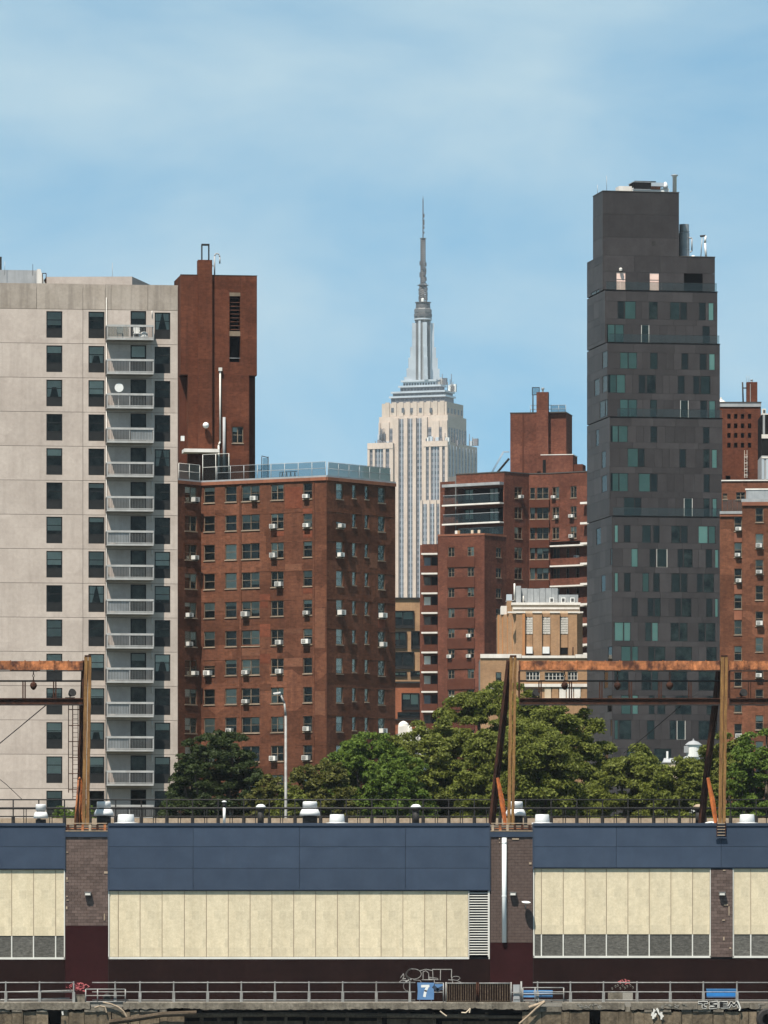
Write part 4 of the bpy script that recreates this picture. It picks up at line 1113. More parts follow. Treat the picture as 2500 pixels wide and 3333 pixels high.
# ================================================================== tan art deco building
def deco():
    f = Face(1790, 790, 0)
    root = thing('art_deco_building', 'tan brick art deco building with faceted tower and white lattice windows', 'building', (*f.xy(0), 0))
    zz = lambda y: f.z(1790, y)
    U = f.u
    # faceted shaft
    pts = [(1710,0),(1852,0),(1876,-.0),(1898,1.6),(1898,10),(1621,10),(1621,4.0),(1650,2.6),(1680,1.2)]
    w = [f.xy(U(x), v) for x, v in pts]
    solid(root, 'shaft', w[::1], 0, zz(1996), 'tan')
    # pilasters between the lattice bays
    for a, b in ((1680,1709), (1735,1764), (1792,1822), (1850,1878)):
        fbox(root, 'pilaster', f, U(a), U(b), -.45, -.002, zz(2136), zz(1992), 'tan' if a != 1822 else 'tan_lit')
    for a in (1622, 1636, 1652, 1668):
        k = (a-1621)/89
        fbox(root, 'rib', f, U(a), U(a)+.22, 4.0*(1-k)-.2, 4.0*(1-k)+.2, zz(2136), zz(1997), 'tan_lit')
    fbox(root, 'lit_pier_side', f, U(1700), U(1709), -.5, -.452, zz(2136), zz(1994), 'tan_lit')  # thin strip coloured as the sunlit side of the pilaster
    for a, b in ((1711,1733), (1766,1790), (1824,1848)):
        fbox(root, 'window', f, U(a), U(b), -.06, -.003, zz(2130), zz(2008), 'room_dark')
        lb = MB(); ww = U(b)-U(a); z0, z1 = zz(2064), zz(2010)
        for i in range(4):
            for j in range(7):
                cx, cz = (i+.5)*ww/4, (j+.5)*(z1-z0)/7
                r = ww/8
                if (i+j) % 2: lb.box(cx-r*1.05, cx+r*1.05, -.12, -.07, cz-.045, cz+.045); lb.box(cx-.045, cx+.045, -.123, -.068, cz-(z1-z0)/14, cz+(z1-z0)/14)
                else: lb.box(cx-r*.55, cx+r*.55, -.12, -.07, cz-.1, cz+.1)
        for i in range(5): lb.box(i*ww/4-.03, i*ww/4+.03, -.11, -.072, 0, z1-z0)
        onface('lattice_grille', lb.mesh('lattice_grille', mt['lattice']), root, f, U(a), 0, z0)
        fbox(root, 'lower_panel', f, U(a), U(b), -.11, -.062, zz(2108), zz(2066), 'tan')
    for a, b in ((1713,1733),(1766,1788)):
        fbox(root, 'air_conditioner', f, U(a), U(b), -.8, -.12, zz(2128), zz(2106), 'white')
    # crown
    for a, b in ((1652,1710),(1733,1764),(1790,1822),(1848,1898)):
        fbox(root, 'coping', f, U(a), U(b), -.55, .2, zz(1996)+.004, zz(1991), 'coping_white')
    fbox(root, 'crown', f, U(1668), U(1888), .8, 9, zz(1996)+.002, zz(1968), 'cream')
    fbox(root, 'crown_band', f, U(1665), U(1890), .65, 9.1, zz(1968)+.003, zz(1960), 'coping_white')
    fbox(root, 'crown_band', f, U(1670), U(1886), .7, .79, zz(1982), zz(1976), 'coping_white')
    fbox(root, 'crown_side', f, U(1632), U(1662), 3, 8, zz(1996), zz(1968), 'coping_white')
    fbox(root, 'crown_side', f, U(1651), U(1667), 2.2, 8, zz(1996), zz(1953), 'tan')
    # roof plant
    for i, x in enumerate(range(1698, 1815, 20)):
        fbox(root, 'plant_screen', f, U(x)+.02, U(x+20)-.02, 3, 3.15, zz(1958), zz(1911)+random.uniform(-.06,.06), 'zinc')
    fbox(root, 'plant_room', f, U(1697), U(1820), 3.2, 8, zz(1960), zz(1914), 'zinc')
    fbox(root, 'plant_box', f, U(1681), U(1697), 2, 5, zz(1960), zz(1904), 'coping_grey')
    fbox(root, 'plant_box', f, U(1648), U(1690), 2.3, 5, zz(1953)+.003, zz(1950), 'coping_grey')
    fbox(root, 'plant_box', f, U(1650), U(1668), 2.4, 5, zz(1950)+.004, zz(1931), 'steel_lt')
    ftube(root, 'flue', f, [(U(1676),2.2,zz(1950)),(U(1676),2.2,zz(1896))], .11, 'lattice')
    ftube(root, 'flue', f, [(U(1704),2.6,zz(1960)),(U(1704),2.6,zz(1936))], .13, 'lattice')
    fbox(root, 'plant_box', f, U(1820), U(1884), 2.5, 5, zz(1960), zz(1932), 'zinc')
    for x in (1790, 1828, 1858): fbox(root, 'cooling_unit', f, U(x), U(x+14), 2.0, 2.48, zz(1958), zz(1942), 'white'); fbox(root, 'fan_grille', f, U(x)+.1, U(x+14)-.1, 1.97, 1.997, zz(1956), zz(1945), 'ac_dk')
    # wide base
    fb = f.off(-4); V = fb.u; yz = lambda y: fb.z(1790, y)
    hol = [(V(1614), V(1632), yz(2224), yz(2188)), (V(1712), V(1757), yz(2214), yz(2186)), (V(1773), V(1837), yz(2214), yz(2188)), (V(1848), V(1880), yz(2214), yz(2186)),
           (V(1925), V(1942), yz(2322), yz(2299)), (V(1640), V(1665), yz(2330), yz(2295))]
    onface('base_wall', wall_mb(V(1563), V(1973), 0, yz(2142), hol, .5).mesh('base_wall', [mt['tan'], mt['room']]), root, fb)
    for i, h in enumerate(hol): win(root, fb, *h, (1, 4, 5, 3, 1, 2)[i], .1, 'lattice' if 0 < i < 4 else 'frame_dark', .06, 0, True, blind=(i == 0))
    fbox(root, 'core', fb, V(1563), V(1973), .55, 12, 0, yz(2143), 'asphalt')
    for a, b, y in ((1563,1697,2129), (1698,1872,2134), (1873,1952,2130)):
        fbox(root, 'parapet', fb, V(a)+.01, V(b), -.15, .5, yz(2142)+.003, yz(y), 'coping_white')
    for a, b, y0, y1 in ((1588,1648,2244,2231), (1700,1960,2236,2226)):
        fbox(root, 'string_course', fb, V(a), V(b), -.3, -.003, yz(y0), yz(y1), 'coping_white')
    for x in range(1772, 1960, 24):
        fbox(root, 'cream_panel', fb, V(x)+.03, V(x+24)-.1, -.16, -.003, yz(2272), yz(2238), random.choice(('cream', 'coping_white', 'tan', 'cream')))
    fbox(root, 'string_course', fb, V(1700), V(1960), -.25, -.003, yz(2276), yz(2272.3), 'coping_white')
    fbox(root, 'parapet_box', fb, V(1900), V(1945), 1, 3, yz(2142), yz(2124), 'coping_white')
    ftube(root, 'flue', fb, [(V(1866),1,yz(2140)),(V(1866),1,yz(2105))], .08, 'rust_dk')
deco()

# ================================================================== charcoal panel tower
def dark_tower():
    f0 = Face(1963.6, 760, 10)
    root = thing('charcoal_tower', 'slim charcoal panelled apartment tower with teal windows and glass terraces', 'building', (*f0.xy(0), 0))
    zx = 2150
    W = f0.u(2327); ST = 1.35; DEP = 9.4
    rng = random.Random(4)
    stages = [(834, 948), (948, 1118), (1118, 1360), (1360, 1682), (1682, None)]
    fs = [f0.off(-ST*k) for k in range(5)]
    def zk(k, y): return fs[k].z(zx, y)
    rows = {1: [(983,1040,[(2010,2032,'o'),(2034,2069,'g'),(2112,2140,'d'),(2181,2212,'t'),(2214,2236,'o'),(2275,2297,'o'),(2306,2323,'b')]),
                (1059,1117,[(1975,2001,'g'),(2002,2030,'g'),(2087,2113,'l'),(2286,2310,'o')])],
            2: [(1149,1202,[(2018,2044,'g'),(2045,2073,'g'),(2116,2140,'t'),(2218,2240,'o'),(2277,2300,'o'),(2308,2327,'b')]),
                (1222,1281,[(1979,2006,'g'),(2007,2035,'g'),(2079,2101,'o'),(2105,2134,'d'),(2206,2228,'o'),(2256,2277,'o'),(2280,2312,'t')]),
                (1302,1359,[(2018,2044,'g'),(2045,2073,'g'),(2116,2138,'t'),(2214,2241,'l'),(2279,2301,'o'),(2308,2328,'b')])],
            3: [(1388,1441,[(1987,2012,'g'),(2013,2043,'g'),(2117,2139,'o'),(2288,2309,'o')]),
                (1461,1521,[(2043,2077,'g'),(2078,2098,'o'),(2211,2233,'o'),(2289,2309,'d'),(2317,2334,'b')]),
                (1542,1601,[(1987,2014,'g'),(2015,2044,'g'),(2079,2116,'g'),(2117,2140,'o'),(2290,2310,'o')]),
                (1621,1681,[(2031,2065,'t'),(2066,2087,'o'),(2226,2254,'l'),(2290,2309,'d'),(2319,2333,'b')])],
            4: [(1711,1767,[(2000,2012,'b'),(2031,2052,'o'),(2090,2118,'t'),(2126,2147,'o'),(2185,2214,'d'),(2216,2238,'o'),(2273,2304,'b'),(2306,2328,'g')]),
                (1787,1846,[(2055,2076,'b'),(2114,2134,'o'),(2137,2172,'l'),(2205,2224,'o'),(2226,2254,'d'),(2297,2318,'o'),(2327,2338,'b')]),
                (1866,1927,[(2000,2012,'b'),(2031,2052,'o'),(2091,2112,'g'),(2126,2147,'o'),(2185,2214,'t'),(2216,2237,'o'),(2268,2288,'o'),(2290,2324,'d')]),
                (1947,2007,[(2055,2076,'o'),(2108,2128,'o'),(2130,2150,'t'),(2197,2217,'o'),(2219,2250,'d'),(2298,2319,'o'),(2327,2337,'b')]),
                (2027,2087,[(2000,2029,'b'),(2031,2052,'b'),(2100,2120,'t'),(2122,2142,'b'),(2183,2210,'d'),(2212,2237,'d'),(2273,2295,'d'),(2297,2328,'d')]),
                (2105,2165,[(2022,2053,'g'),(2057,2077,'g'),(2110,2130,'t'),(2132,2165,'d'),(2198,2252,'d'),(2299,2332,'d')]),
                (2184,2247,[(2000,2045,'d'),(2088,2120,'d'),(2122,2142,'t'),(2184,2236,'d'),(2274,2328,'d')]),
                (2264,2325,[(2022,2053,'g'),(2058,2077,'b'),(2112,2130,'t'),(2140,2165,'d'),(2198,2250,'d'),(2300,2332,'d')]),
                (2345,2407,[(2000,2012,'g'),(2015,2054,'d'),(2106,2130,'t'),(2180,2200,'d'),(2203,2231,'l'),(2274,2335,'d')]),
                (2437,2490,[(2040,2062,'d'),(2128,2185,'d')])]}
    gap = .022
    back = {'g': 'teal', 't': 'teal_dk', 'd': 'room', 'b': 'teal_lt', 'l': 'teal_dk', 'o': 'panel_dk_lit'}
    def panel(face, ua, ub, za, zb, mat='panel_dk'):
        if ub-ua < .03 or zb-za < .03: return
        w, h = round(ub-ua-gap, 2), round(zb-za-gap, 2)
        me = cached(('dp', w, h, mat), lambda: MB().box(0, w, 0, .07, 0, h).mesh('cladding_panel', mt[mat]))
        onface('cladding_panel', me, root, face, ua+gap/2, -.07+rng.uniform(-.006, .006), za+gap/2)
    def band(face, ua, ub, za, zb, w=2.2, mat='panel_dk'):
        n = max(1, round((ub-ua)/w)); cut = [ua]+sorted(ua+(ub-ua)*(i+rng.uniform(-.15,.15))/n for i in range(1, n))+[ub]
        for a, b in zip(cut[:-1], cut[1:]): panel(face, a, b, za, zb, mat)
    def window(face, ua, ub, za, zb, t):
        w, h = round(ub-ua, 2), round(zb-za, 2)
        fr = .035 if t not in 'ol' else .06
        def mk():
            b = MB()
            fh = fr if t != 'l' else .012
            b.box(0, fr, -.05, .02, 0, h); b.box(w-fr, w, -.05, .02, 0, h); b.box(fr, w-fr, -.05, .02, 0, fh); b.box(fr, w-fr, -.05, .02, h-fh, h)
            if t == 'o': b.box(fr, w-fr, -.05, .02, h*.26, h*.26+.05)
            return b.mesh('window', mt['lattice'] if t == 'l' else mt['frame_dark'])
        o = onface('window', cached(('dw', w, h, t), mk), root, face, ua, 0, za)
        obj('pane', cached(('dpn', w, h, fr), lambda: MB().box(fr+.003, w-fr-.003, -.012, -.006, fr+.003, h-fr-.003).mesh('pane', mt['glass_teal'])), o)
        obj('blind', cached(('dbl', w, h, back[t]), lambda: MB().box(.01, w-.01, .03, .04, .01, h-.01).mesh('blind', mt[back[t]])), o)
    for k in range(1, 5):
        ya, yb = stages[k]; f = fs[k]
        zt = zk(k, ya); zb = zk(k, yb) if yb else 0
        solid(root, 'stage_core', [f.xy(.02, .06), f.xy(W-.02, .06), f.xy(W-.02, 9.2+ST*k), f.xy(.02, 9.2+ST*k)], zb, zt-.02, 'joint_dk')
        rr = rows[k]; prev = zt
        for (y0, y1, ws) in rr:
            z1, z0 = zk(k, y0), zk(k, y1)
            band(f, 0, W, z1, prev, 3.0)
            cur = 0
            for (a, b, t) in ws:
                ua, ub = max(0.02, f.u(a)), min(W-.02, f.u(b))
                if ub-ua < .1: continue
                if ua > cur+.02: band(f, cur, ua, z0, z1, 1.1)
                window(f, ua, ub, z0, z1, t); cur = ub
            if cur < W-.05: band(f, cur, W, z0, z1, 1.1)
            prev = z0
        band(f, 0, W, max(zb, 0), prev, 3.0)
        # terrace ledge and glass rail standing on this stage
        fbox(root, 'terrace_ledge', f, -.05, W+.05, -.12, ST-.08, zt+.003, zt+.09, 'joint_dk')
        gz = zt+.1
        x0 = (2.0, 1.0, .9, .6)[k-1] if k in (3,) else .1
        n = 8; L0, L1 = (.9 if k == 3 else .1), W-.05
        for i in range(n):
            fbox(root, 'glass_rail_panel', f, L0+(L1-L0)*i/n+.015, L0+(L1-L0)*(i+1)/n-.015, -.02, 0, gz, gz+.95, 'glass_rail')
        ftube(root, 'hand_rail', f, [(L0,-.01,gz+.98),(L1,-.01,gz+.98)], .025, 'frame_dark', 6)
    # top stage and bulkhead
    f = fs[0]
    zb, zm, zt = zk(0, 948), zk(0, 834), zk(0, 626)
    W2 = f.u(2210)
    solid(root, 'stage_core', [f.xy(.02,1.2), f.xy(W-.02,1.2), f.xy(W-.02,9.2), f.xy(.02,9.2)], zb, zm-.02, 'joint_dk')
    solid(root, 'bulkhead_core', [f.xy(.02,.06), f.xy(W2-.02,.06), f.xy(W2-.02,5.7), f.xy(.02,5.7)], zm-.02, zt-.02, 'joint_dk')
    for ya, yb in ((626, 700), (700, 775), (775, 834)): band(f, 0, W2, zk(0, yb), zk(0, ya), 9.3)
    band(f, 0, W, zk(0, 888), zm, 3.2)
    cur = 0
    for a, b, m in ((2006,2036,'door_pink'), (2114.5,2145,'door_pink'), (2226,2287,'room_dark')):
        ua, ub = f.u(a), f.u(b)
        band(f, cur, ua, zb+.1, zk(0, 888), 1.6)
        if m == 'room_dark':
            cur = ub; continue
        d = fbox(root, 'terrace_door', f, ua+.02, ub-.02, .0, .05, zb+.1, zk(0, 889), m)
        if m == 'door_pink': obj('meeting_rail', MB().box(0, ub-ua-.04, -.02, -.001, 1.25, 1.30).mesh('meeting_rail', mt['frame_dark']), d)
        cur = ub
    band(f, cur, W, zb+.1, zk(0, 888), 1.6)
    onface('terrace_lamp', MB().lathe([(.05,0),(.2,.05),(.22,.3),(.1,.42)], 12).mesh('terrace_lamp', mt['lattice']), root, f, f.u(2019), -.3, zk(0, 886))
    fbox(root, 'wall_vent', f, f.u(2121), f.u(2134), -.1, -.08, zk(0,799), zk(0,786), 'black')
    # roof edges
    fbox(root, 'parapet_cap', f, -.1, W2+.05, -.12, 5.9, zt+.003, zt+.08, 'groove')
    fbox(root, 'parapet_cap', f, -.1, W2+.05, 6.0, 9.3, zm+.003, zm+.08, 'groove')
    fbox(root, 'parapet_cap', f, W2+.06, W+.05, -.12, 9.3, zm+.003, zm+.08, 'groove')
    # left flank: one continuous side wall per stage
    for k in range(5):
        ya, yb = stages[k]
        fl = Face(0, 0, -80, fs[k].xy(0, DEP+ST*k)); L = DEP+ST*k
        zt_ = zk(k, ya) if k else zk(0, 834); zb_ = zk(k, yb) if yb else 0
        onface('side_core', MB().box(0, L-.02, .0, .3, zb_, zt_-.02).mesh('side_core', mt['joint_dk']), root, fl, 0, .02)
        z = zt_; i = 0
        while z > zb_+.1:
            h = min((.95, 2.05)[i % 2], z-zb_)
            cut = [0]
            while cut[-1] < L-1.2: cut.append(cut[-1]+rng.uniform(1.6, 4.6))
            cut = cut[:-1]+[L] if cut[-1] > L-.6 else cut+[L]
            for a, b in zip(cut[:-1], cut[1:]):
                if i % 2 and rng.random() < .28 and b-a < 3.5 and a > 1:
                    window(fl, a+.02, b-.02, z-h+.02, z-.02, rng.choice('ddd'))
                else:
                    panel(fl, a, b, z-h, z, 'panel_dk_lit')
            z -= h; i += 1
    fl = Face(0, 0, -80, fs[0].xy(0, 5.8))
    onface('side_core', MB().box(0, 5.78, .02, .3, zm, zt-.02).mesh('side_core', mt['joint_dk']), root, fl)
    for ya, yb in ((626, 700), (700, 775), (775, 834)): panel(fl, 0, 5.8, zk(0, yb), zk(0, ya), 'panel_dk_lit')
    # roof plant: things on the roof
    fr = f0.off(3); zz = lambda y: fr.z(2110, y)
    def rt(name, label, cat, x): return thing(name, label, cat, (*fr.xy(fr.u(x)), zt))
    t = rt('roof_plant', 'white roof plant housing with dark open louvre on the charcoal tower', 'roof plant', 2110)
    fbox(t, 'housing', fr, fr.u(2060), fr.u(2178), 0, 3, zt+.082, zz(612), 'white')
    fbox(t, 'housing', fr, fr.u(2017), fr.u(2059), .4, 2.4, zt+.082, zz(606), 'coping_white')
    fbox(t, 'roof_lid', fr, fr.u(2066), fr.u(2135), -.1, 3, zz(592), zz(589.5), 'black')
    fbox(t, 'dark_louvre', fr, fr.u(2062), fr.u(2118), -.12, 2.6, zz(616), zz(594), 'room_dark')
    for a, b, y0, y1 in ((2060,2118,594,592.2),(2060,2118,618,616.2)): fbox(t, 'frame', fr, fr.u(a), fr.u(b), -.16, 2.7, zz(y0), zz(y1), 'zinc')
    fbox(t, 'duct', fr, fr.u(2119), fr.u(2160), -.2, 2, zz(606), zz(594), 'steel_lt')
    fbox(t, 'duct', fr, fr.u(2118), fr.u(2148), -.22, 1, zz(616), zz(607), 'rust_dk')
    onface('fan_cowl', MB().lathe([(.3,0),(.34,.3),(.25,.6),(.1,.8)], 12).mesh('fan_cowl', mt['vent'], True), t, fr, fr.u(2166), 0, zz(612))
    t = rt('flue_stack', 'tall shiny steel flue with rain cap on the charcoal tower roof', 'flue', 2196)
    onface('stack', MB().lathe([(.26,0),(.26,zz(573)-zt-.09),(.36,zz(573)-zt-.05),(.36,zz(571)-zt)], 14).mesh('stack', mt['vent'], True), t, fr, fr.u(2196), 0, zt+.085)
    onface('rain_cap', MB().lathe([(.46,0),(.46,.06),(.2,.14)], 14).mesh('rain_cap', mt['zinc']), t, fr, fr.u(2196), 0, zz(569.5))
    for x, y, s in ((1945, 600, 'left'), (1975, 583, 'right')):
        t = rt('whip_aerial', 'thin whip aerial at the %s of the pair on the charcoal tower roof' % s, 'aerial', x)
        ftube(t, 'rod', fr.off(1.5 if x < 1960 else -2.5), [(fr.off(1.5 if x < 1960 else -2.5).u(x),0,zt+.1),(fr.off(1.5 if x < 1960 else -2.5).u(x),0,zz(y))], .03, 'zinc', 5)
    fr2 = f0.off(2.5); z2 = lambda y: fr2.z(2240, y)
    t = thing('water_tank', 'grey cylindrical water tank beside the charcoal tower bulkhead', 'tank', (*fr2.xy(fr2.u(2232)), zm))
    onface('tank', MB().lathe([(.66,0),(.66,z2(762)-zm),(.60,z2(760)-zm),(.60,z2(733)-zm)], 20).mesh('tank', mt['zinc'], False), t, fr2, fr2.u(2227), 0, zm+.085)
    for i, y in enumerate((755, 775, 795, 812)): onface('hoop', MB().lathe([(.68,0),(.68,.06)], 20).mesh('hoop', mt['coping_grey']), t, fr2, fr2.u(2227), 0, z2(y))
    ftube(t, 'pipe', fr2, [(fr2.u(2240),-.4,z2(775)),(fr2.u(2250),-.4,z2(776)),(fr2.u(2250),-.4,z2(818)),(fr2.u(2244),-.4,z2(822))], .09, 'coping_grey')
    onface('valve', MB().lathe([(.3,0),(.34,.2),(.1,.35)], 12).mesh('valve', mt['white'], True), t, fr2, fr2.u(2254), -.4, zm+.085)
    t = thing('vent_pipe', 'bent shiny vent pipe on the lower roof step of the charcoal tower', 'pipe', (*fr2.xy(fr2.u(2293)), zm))
    ftube(t, 'pipe', fr2, [(fr2.u(2299),0,zm+.09),(fr2.u(2295),0,z2(790)),(fr2.u(2297),0,z2(766))], .14, 'vent')
    ftube(t, 'elbow', fr2, [(fr2.u(2297),0,z2(766)),(fr2.u(2279),0,z2(768))], .12, 'black')
    ftube(t, 'stay', fr2, [(fr2.u(2286),0,z2(770)),(fr2.u(2281),0,zm+.09)], .06, 'zinc')
dark_tower()

# ================================================================== brick buildings at the right edge
def right_blocks():
    # perforated bulkhead building
    f = Face(2410, 800, 0); zz = lambda y: f.z(2410, y); U = f.u
    root = thing('perforated_brick_building', 'dark red brick building with a grid of square holes and a chimney', 'building', (*f.xy(0), 0))
    hol = [(U(x-5.5), U(x+5.5), zz(y+8), zz(y-8)) for x in (2373,2395,2417,2440) for y in (1355,1386,1417,1449)]
    hol += [(U(2362), U(2378), zz(1562), zz(1548))]
    onface('wall', wall_mb(U(2325), U(2477), 0, zz(1324), hol, .9).mesh('wall', [mt['brickB'], mt['room_dark']]), root, f)
    fbox(root, 'core', f, U(2325), U(2477), .95, 8, 0, zz(1324), 'brickB')
    fbox(root, 'cornice', f, U(2325), U(2477)+.03, -.12, 8, zz(1324)+.003, zz(1311), 'coping_grey')
    fbox(root, 'cornice_cap', f, U(2325), U(2477)+.06, -.18, 8, zz(1311)+.003, zz(1308), 'groove')
    fbox(root, 'chimney', f, U(2432), U(2467), 1, 2.2, zz(1308), zz(1241), 'brickB')
    fbox(root, 'chimney_rib', f, U(2443), U(2445), .94, .998, zz(1308), zz(1247), 'coping_grey')
    onface('chimney_pot', MB().lathe([(.16,0),(.12,.18),(.2,.3),(.18,.36)], 12).mesh('chimney_pot', mt['zinc']), root, f, U(2449), 1.5, zz(1241))
    for x in (2433, 2440): ftube(root, 'aerial', f, [(U(x),1.4,zz(1241)),(U(x),1.4,zz(1219))], .025, 'zinc', 5)
    ftube(root, 'flue', f, [(U(2421),1.3,zz(1308)),(U(2419),1.3,zz(1241))], .10, 'black')
    ftube(root, 'flue', f, [(U(2420),1.3,zz(1260)),(U(2432),1.3,zz(1260))], .08, 'black')
    onface('roof_light', MB().lathe([(.75,0),(.15,.42),(.1,.7)], 4).mesh('roof_light', mt['coping_white']), root, f, U(2349), 1.2, zz(1308))
    la = MB(); 
    for x in (0, .33): la.tube((x,0,0), (x,0,zz(1466)-zz(1556)), .03, .03, 6)
    for i in range(9): la.tube((0,0,.1+i*.36), (.33,0,.1+i*.36), .022, .022, 5)
    for i in range(4): la.box(-.06, .40, -.25, -.22, .3+i*.8, .36+i*.8)
    onface('caged_ladder', la.mesh('caged_ladder', mt['lattice']), root, f, U(2423), -.35, zz(1556))
    # black clad neighbour
    f = Face(2500, 790, 0); zz = lambda y: f.z(2500, y); U = f.u
    root = thing('black_clad_building', 'black clad building with pale blue trim cut by the right edge', 'building', (*f.xy(0), 0))
    fbox(root, 'cladding', f, U(2479), U(2700), 0, 8, zz(1482), zz(1350), 'room_dark')
    fbox(root, 'base', f, U(2479), U(2700), .01, 8, 0, zz(1483), 'coping_grey')
    fbox(root, 'trim', f, U(2479), U(2700), -.12, -.002, zz(1427), zz(1414), 'coping_white')
    fbox(root, 'trim', f, U(2483), U(2490), -.1, -.002, zz(1413.5), zz(1350), 'coping_grey')
    fbox(root, 'trim', f, U(2478), U(2700), -.1, .3, zz(1350)+.003, zz(1346), 'coping_white')
    fbox(root, 'trim', f, U(2479), U(2700), -.1, -.002, zz(1492), zz(1487), 'coping_white')
    for a, b in ((2480,2487),(2494,2510)): fbox(root, 'pale_panel', f, U(a), U(b), -.05, .005, zz(1560), zz(1494), 'steel_lt')
    fbox(root, 'roof_unit', f, U(2482), U(2494), .5, 1.2, zz(1346), zz(1329), 'lattice')
    fbox(root, 'roof_unit_screen', f, U(2485), U(2492), .44, .498, zz(1343), zz(1333), 'ac_dk')
    # brown brick block at the right edge
    f = Face(2416, 640, -4)
    root = thing('brick_apartment_house', 'orange brown brick apartment block with air conditioners at the right edge', 'building', (*f.xy(0), 0))
    U = f.u; zz = lambda y: f.z(2440, y)
    st = 84.4*640/F
    zb = [zz(1653)-k*st for k in range(12)]; za = [zz(1680)-k*st for k in range(12)]
    h = 47*640/F
    hol = [(U(2459), U(2485), zb[k]-h, zb[k]) for k in range(12) if zb[k]-h > 1]
    onface('wall', wall_mb(0, U(2560), 0, zz(1646), hol, .6).mesh('wall', [mt['brickD'], mt['room']]), root, f)
    for i, q in enumerate(hol): win(root, f, *q, 1, .07, 'wframe_tan', .055, 0, True, ac=(0 if i in (1,2,4,6) else None), blind=(random.random() < .6))
    fbox(root, 'coping', f, 0, U(2560), -.15, .4, zz(1646)+.003, zz(1634), 'coping_red')
    fbox(root, 'flashing', f, -.1, U(2560), -.1, .4, zz(1634)+.003, zz(1624), 'coping_grey')
    fs = f.off(.8); u0 = fs.u(2343)
    hol = [(fs.u(2390), fs.u(2415), za[k]-h, za[k]) for k in range(11) if za[k]-h > 1]
    onface('wall', wall_mb(u0, fs.u(2416), 0, fs.z(2400, 1681), hol, .6).mesh('wall', [mt['brickD'], mt['room']]), root, fs)
    for i, q in enumerate(hol): win(root, fs, *q, 1, .07, 'wframe_tan', .055, 0, True, ac=(0 if i in (0,1,2,8) else None), blind=(random.random() < .5))
    for i, k in enumerate((1, 3, 4)):
        fbox(root, 'red_brick_panel', fs, fs.u(2390), fs.u(2415), -.02, -.002, za[k]+.05, za[k-1]-h-.12, 'coping_red')
    fbox(root, 'coping', fs, u0, fs.u(2416), -.15, .4, fs.z(2400,1681), fs.z(2400,1673), 'coping_red')
    fbox(root, 'flashing', fs, u0, fs.u(2416), -.2, .4, fs.z(2400,1672.7), fs.z(2400,1664), 'coping_grey')
    fg = fs.off(-.1)
    for i in range(4):
        a = fg.u(2352)+i*(fg.u(2416)-fg.u(2352))/4
        fbox(root, 'glass_rail_panel', fg, a+.02, a+(fg.u(2416)-fg.u(2352))/4-.02, 0, .02, fg.z(2400,1664), fg.z(2400,1626), 'glass_rail')
    fbox(root, 'grey_wall', f.off(.45), .4, U(2560), 0, .2, zz(1624), zz(1594), 'zinc')
    fbox(root, 'grey_wall_cap', f.off(.45), .3, U(2560), -.05, .25, zz(1594)+.003, zz(1589), 'coping_white')
    fp = f.off(4)
    hol = [(fp.u(2353), fp.u(2367), fp.z(2400,1625), fp.z(2400,1606)), (fp.u(2396), fp.u(2426), fp.z(2400,1626), fp.z(2400,1602))]
    onface('penthouse_wall', wall_mb(fp.u(2349), fp.u(2560), 0, fp.z(2400,1566), hol, .5).mesh('penthouse_wall', [mt['brickD'], mt['room']]), root, fp)
    for q in hol: win(root, fp, *q, 2, .1, 'wframe_tan', .06, 0, True, blind=None)
    fbox(root, 'coping', fp, fp.u(2348), fp.u(2560), -.1, .3, fp.z(2400,1566)+.003, fp.z(2400,1562), 'coping_white')
    fbox(root, 'core', f.off(1.5), u0+.2, U(2560), 0, 2.2, 0, zz(1670), 'asphalt')
    fbox(root, 'core', fp.off(.6), fp.u(2352), fp.u(2560), 0, 10, 0, fp.z(2400,1567), 'asphalt')
right_blocks()
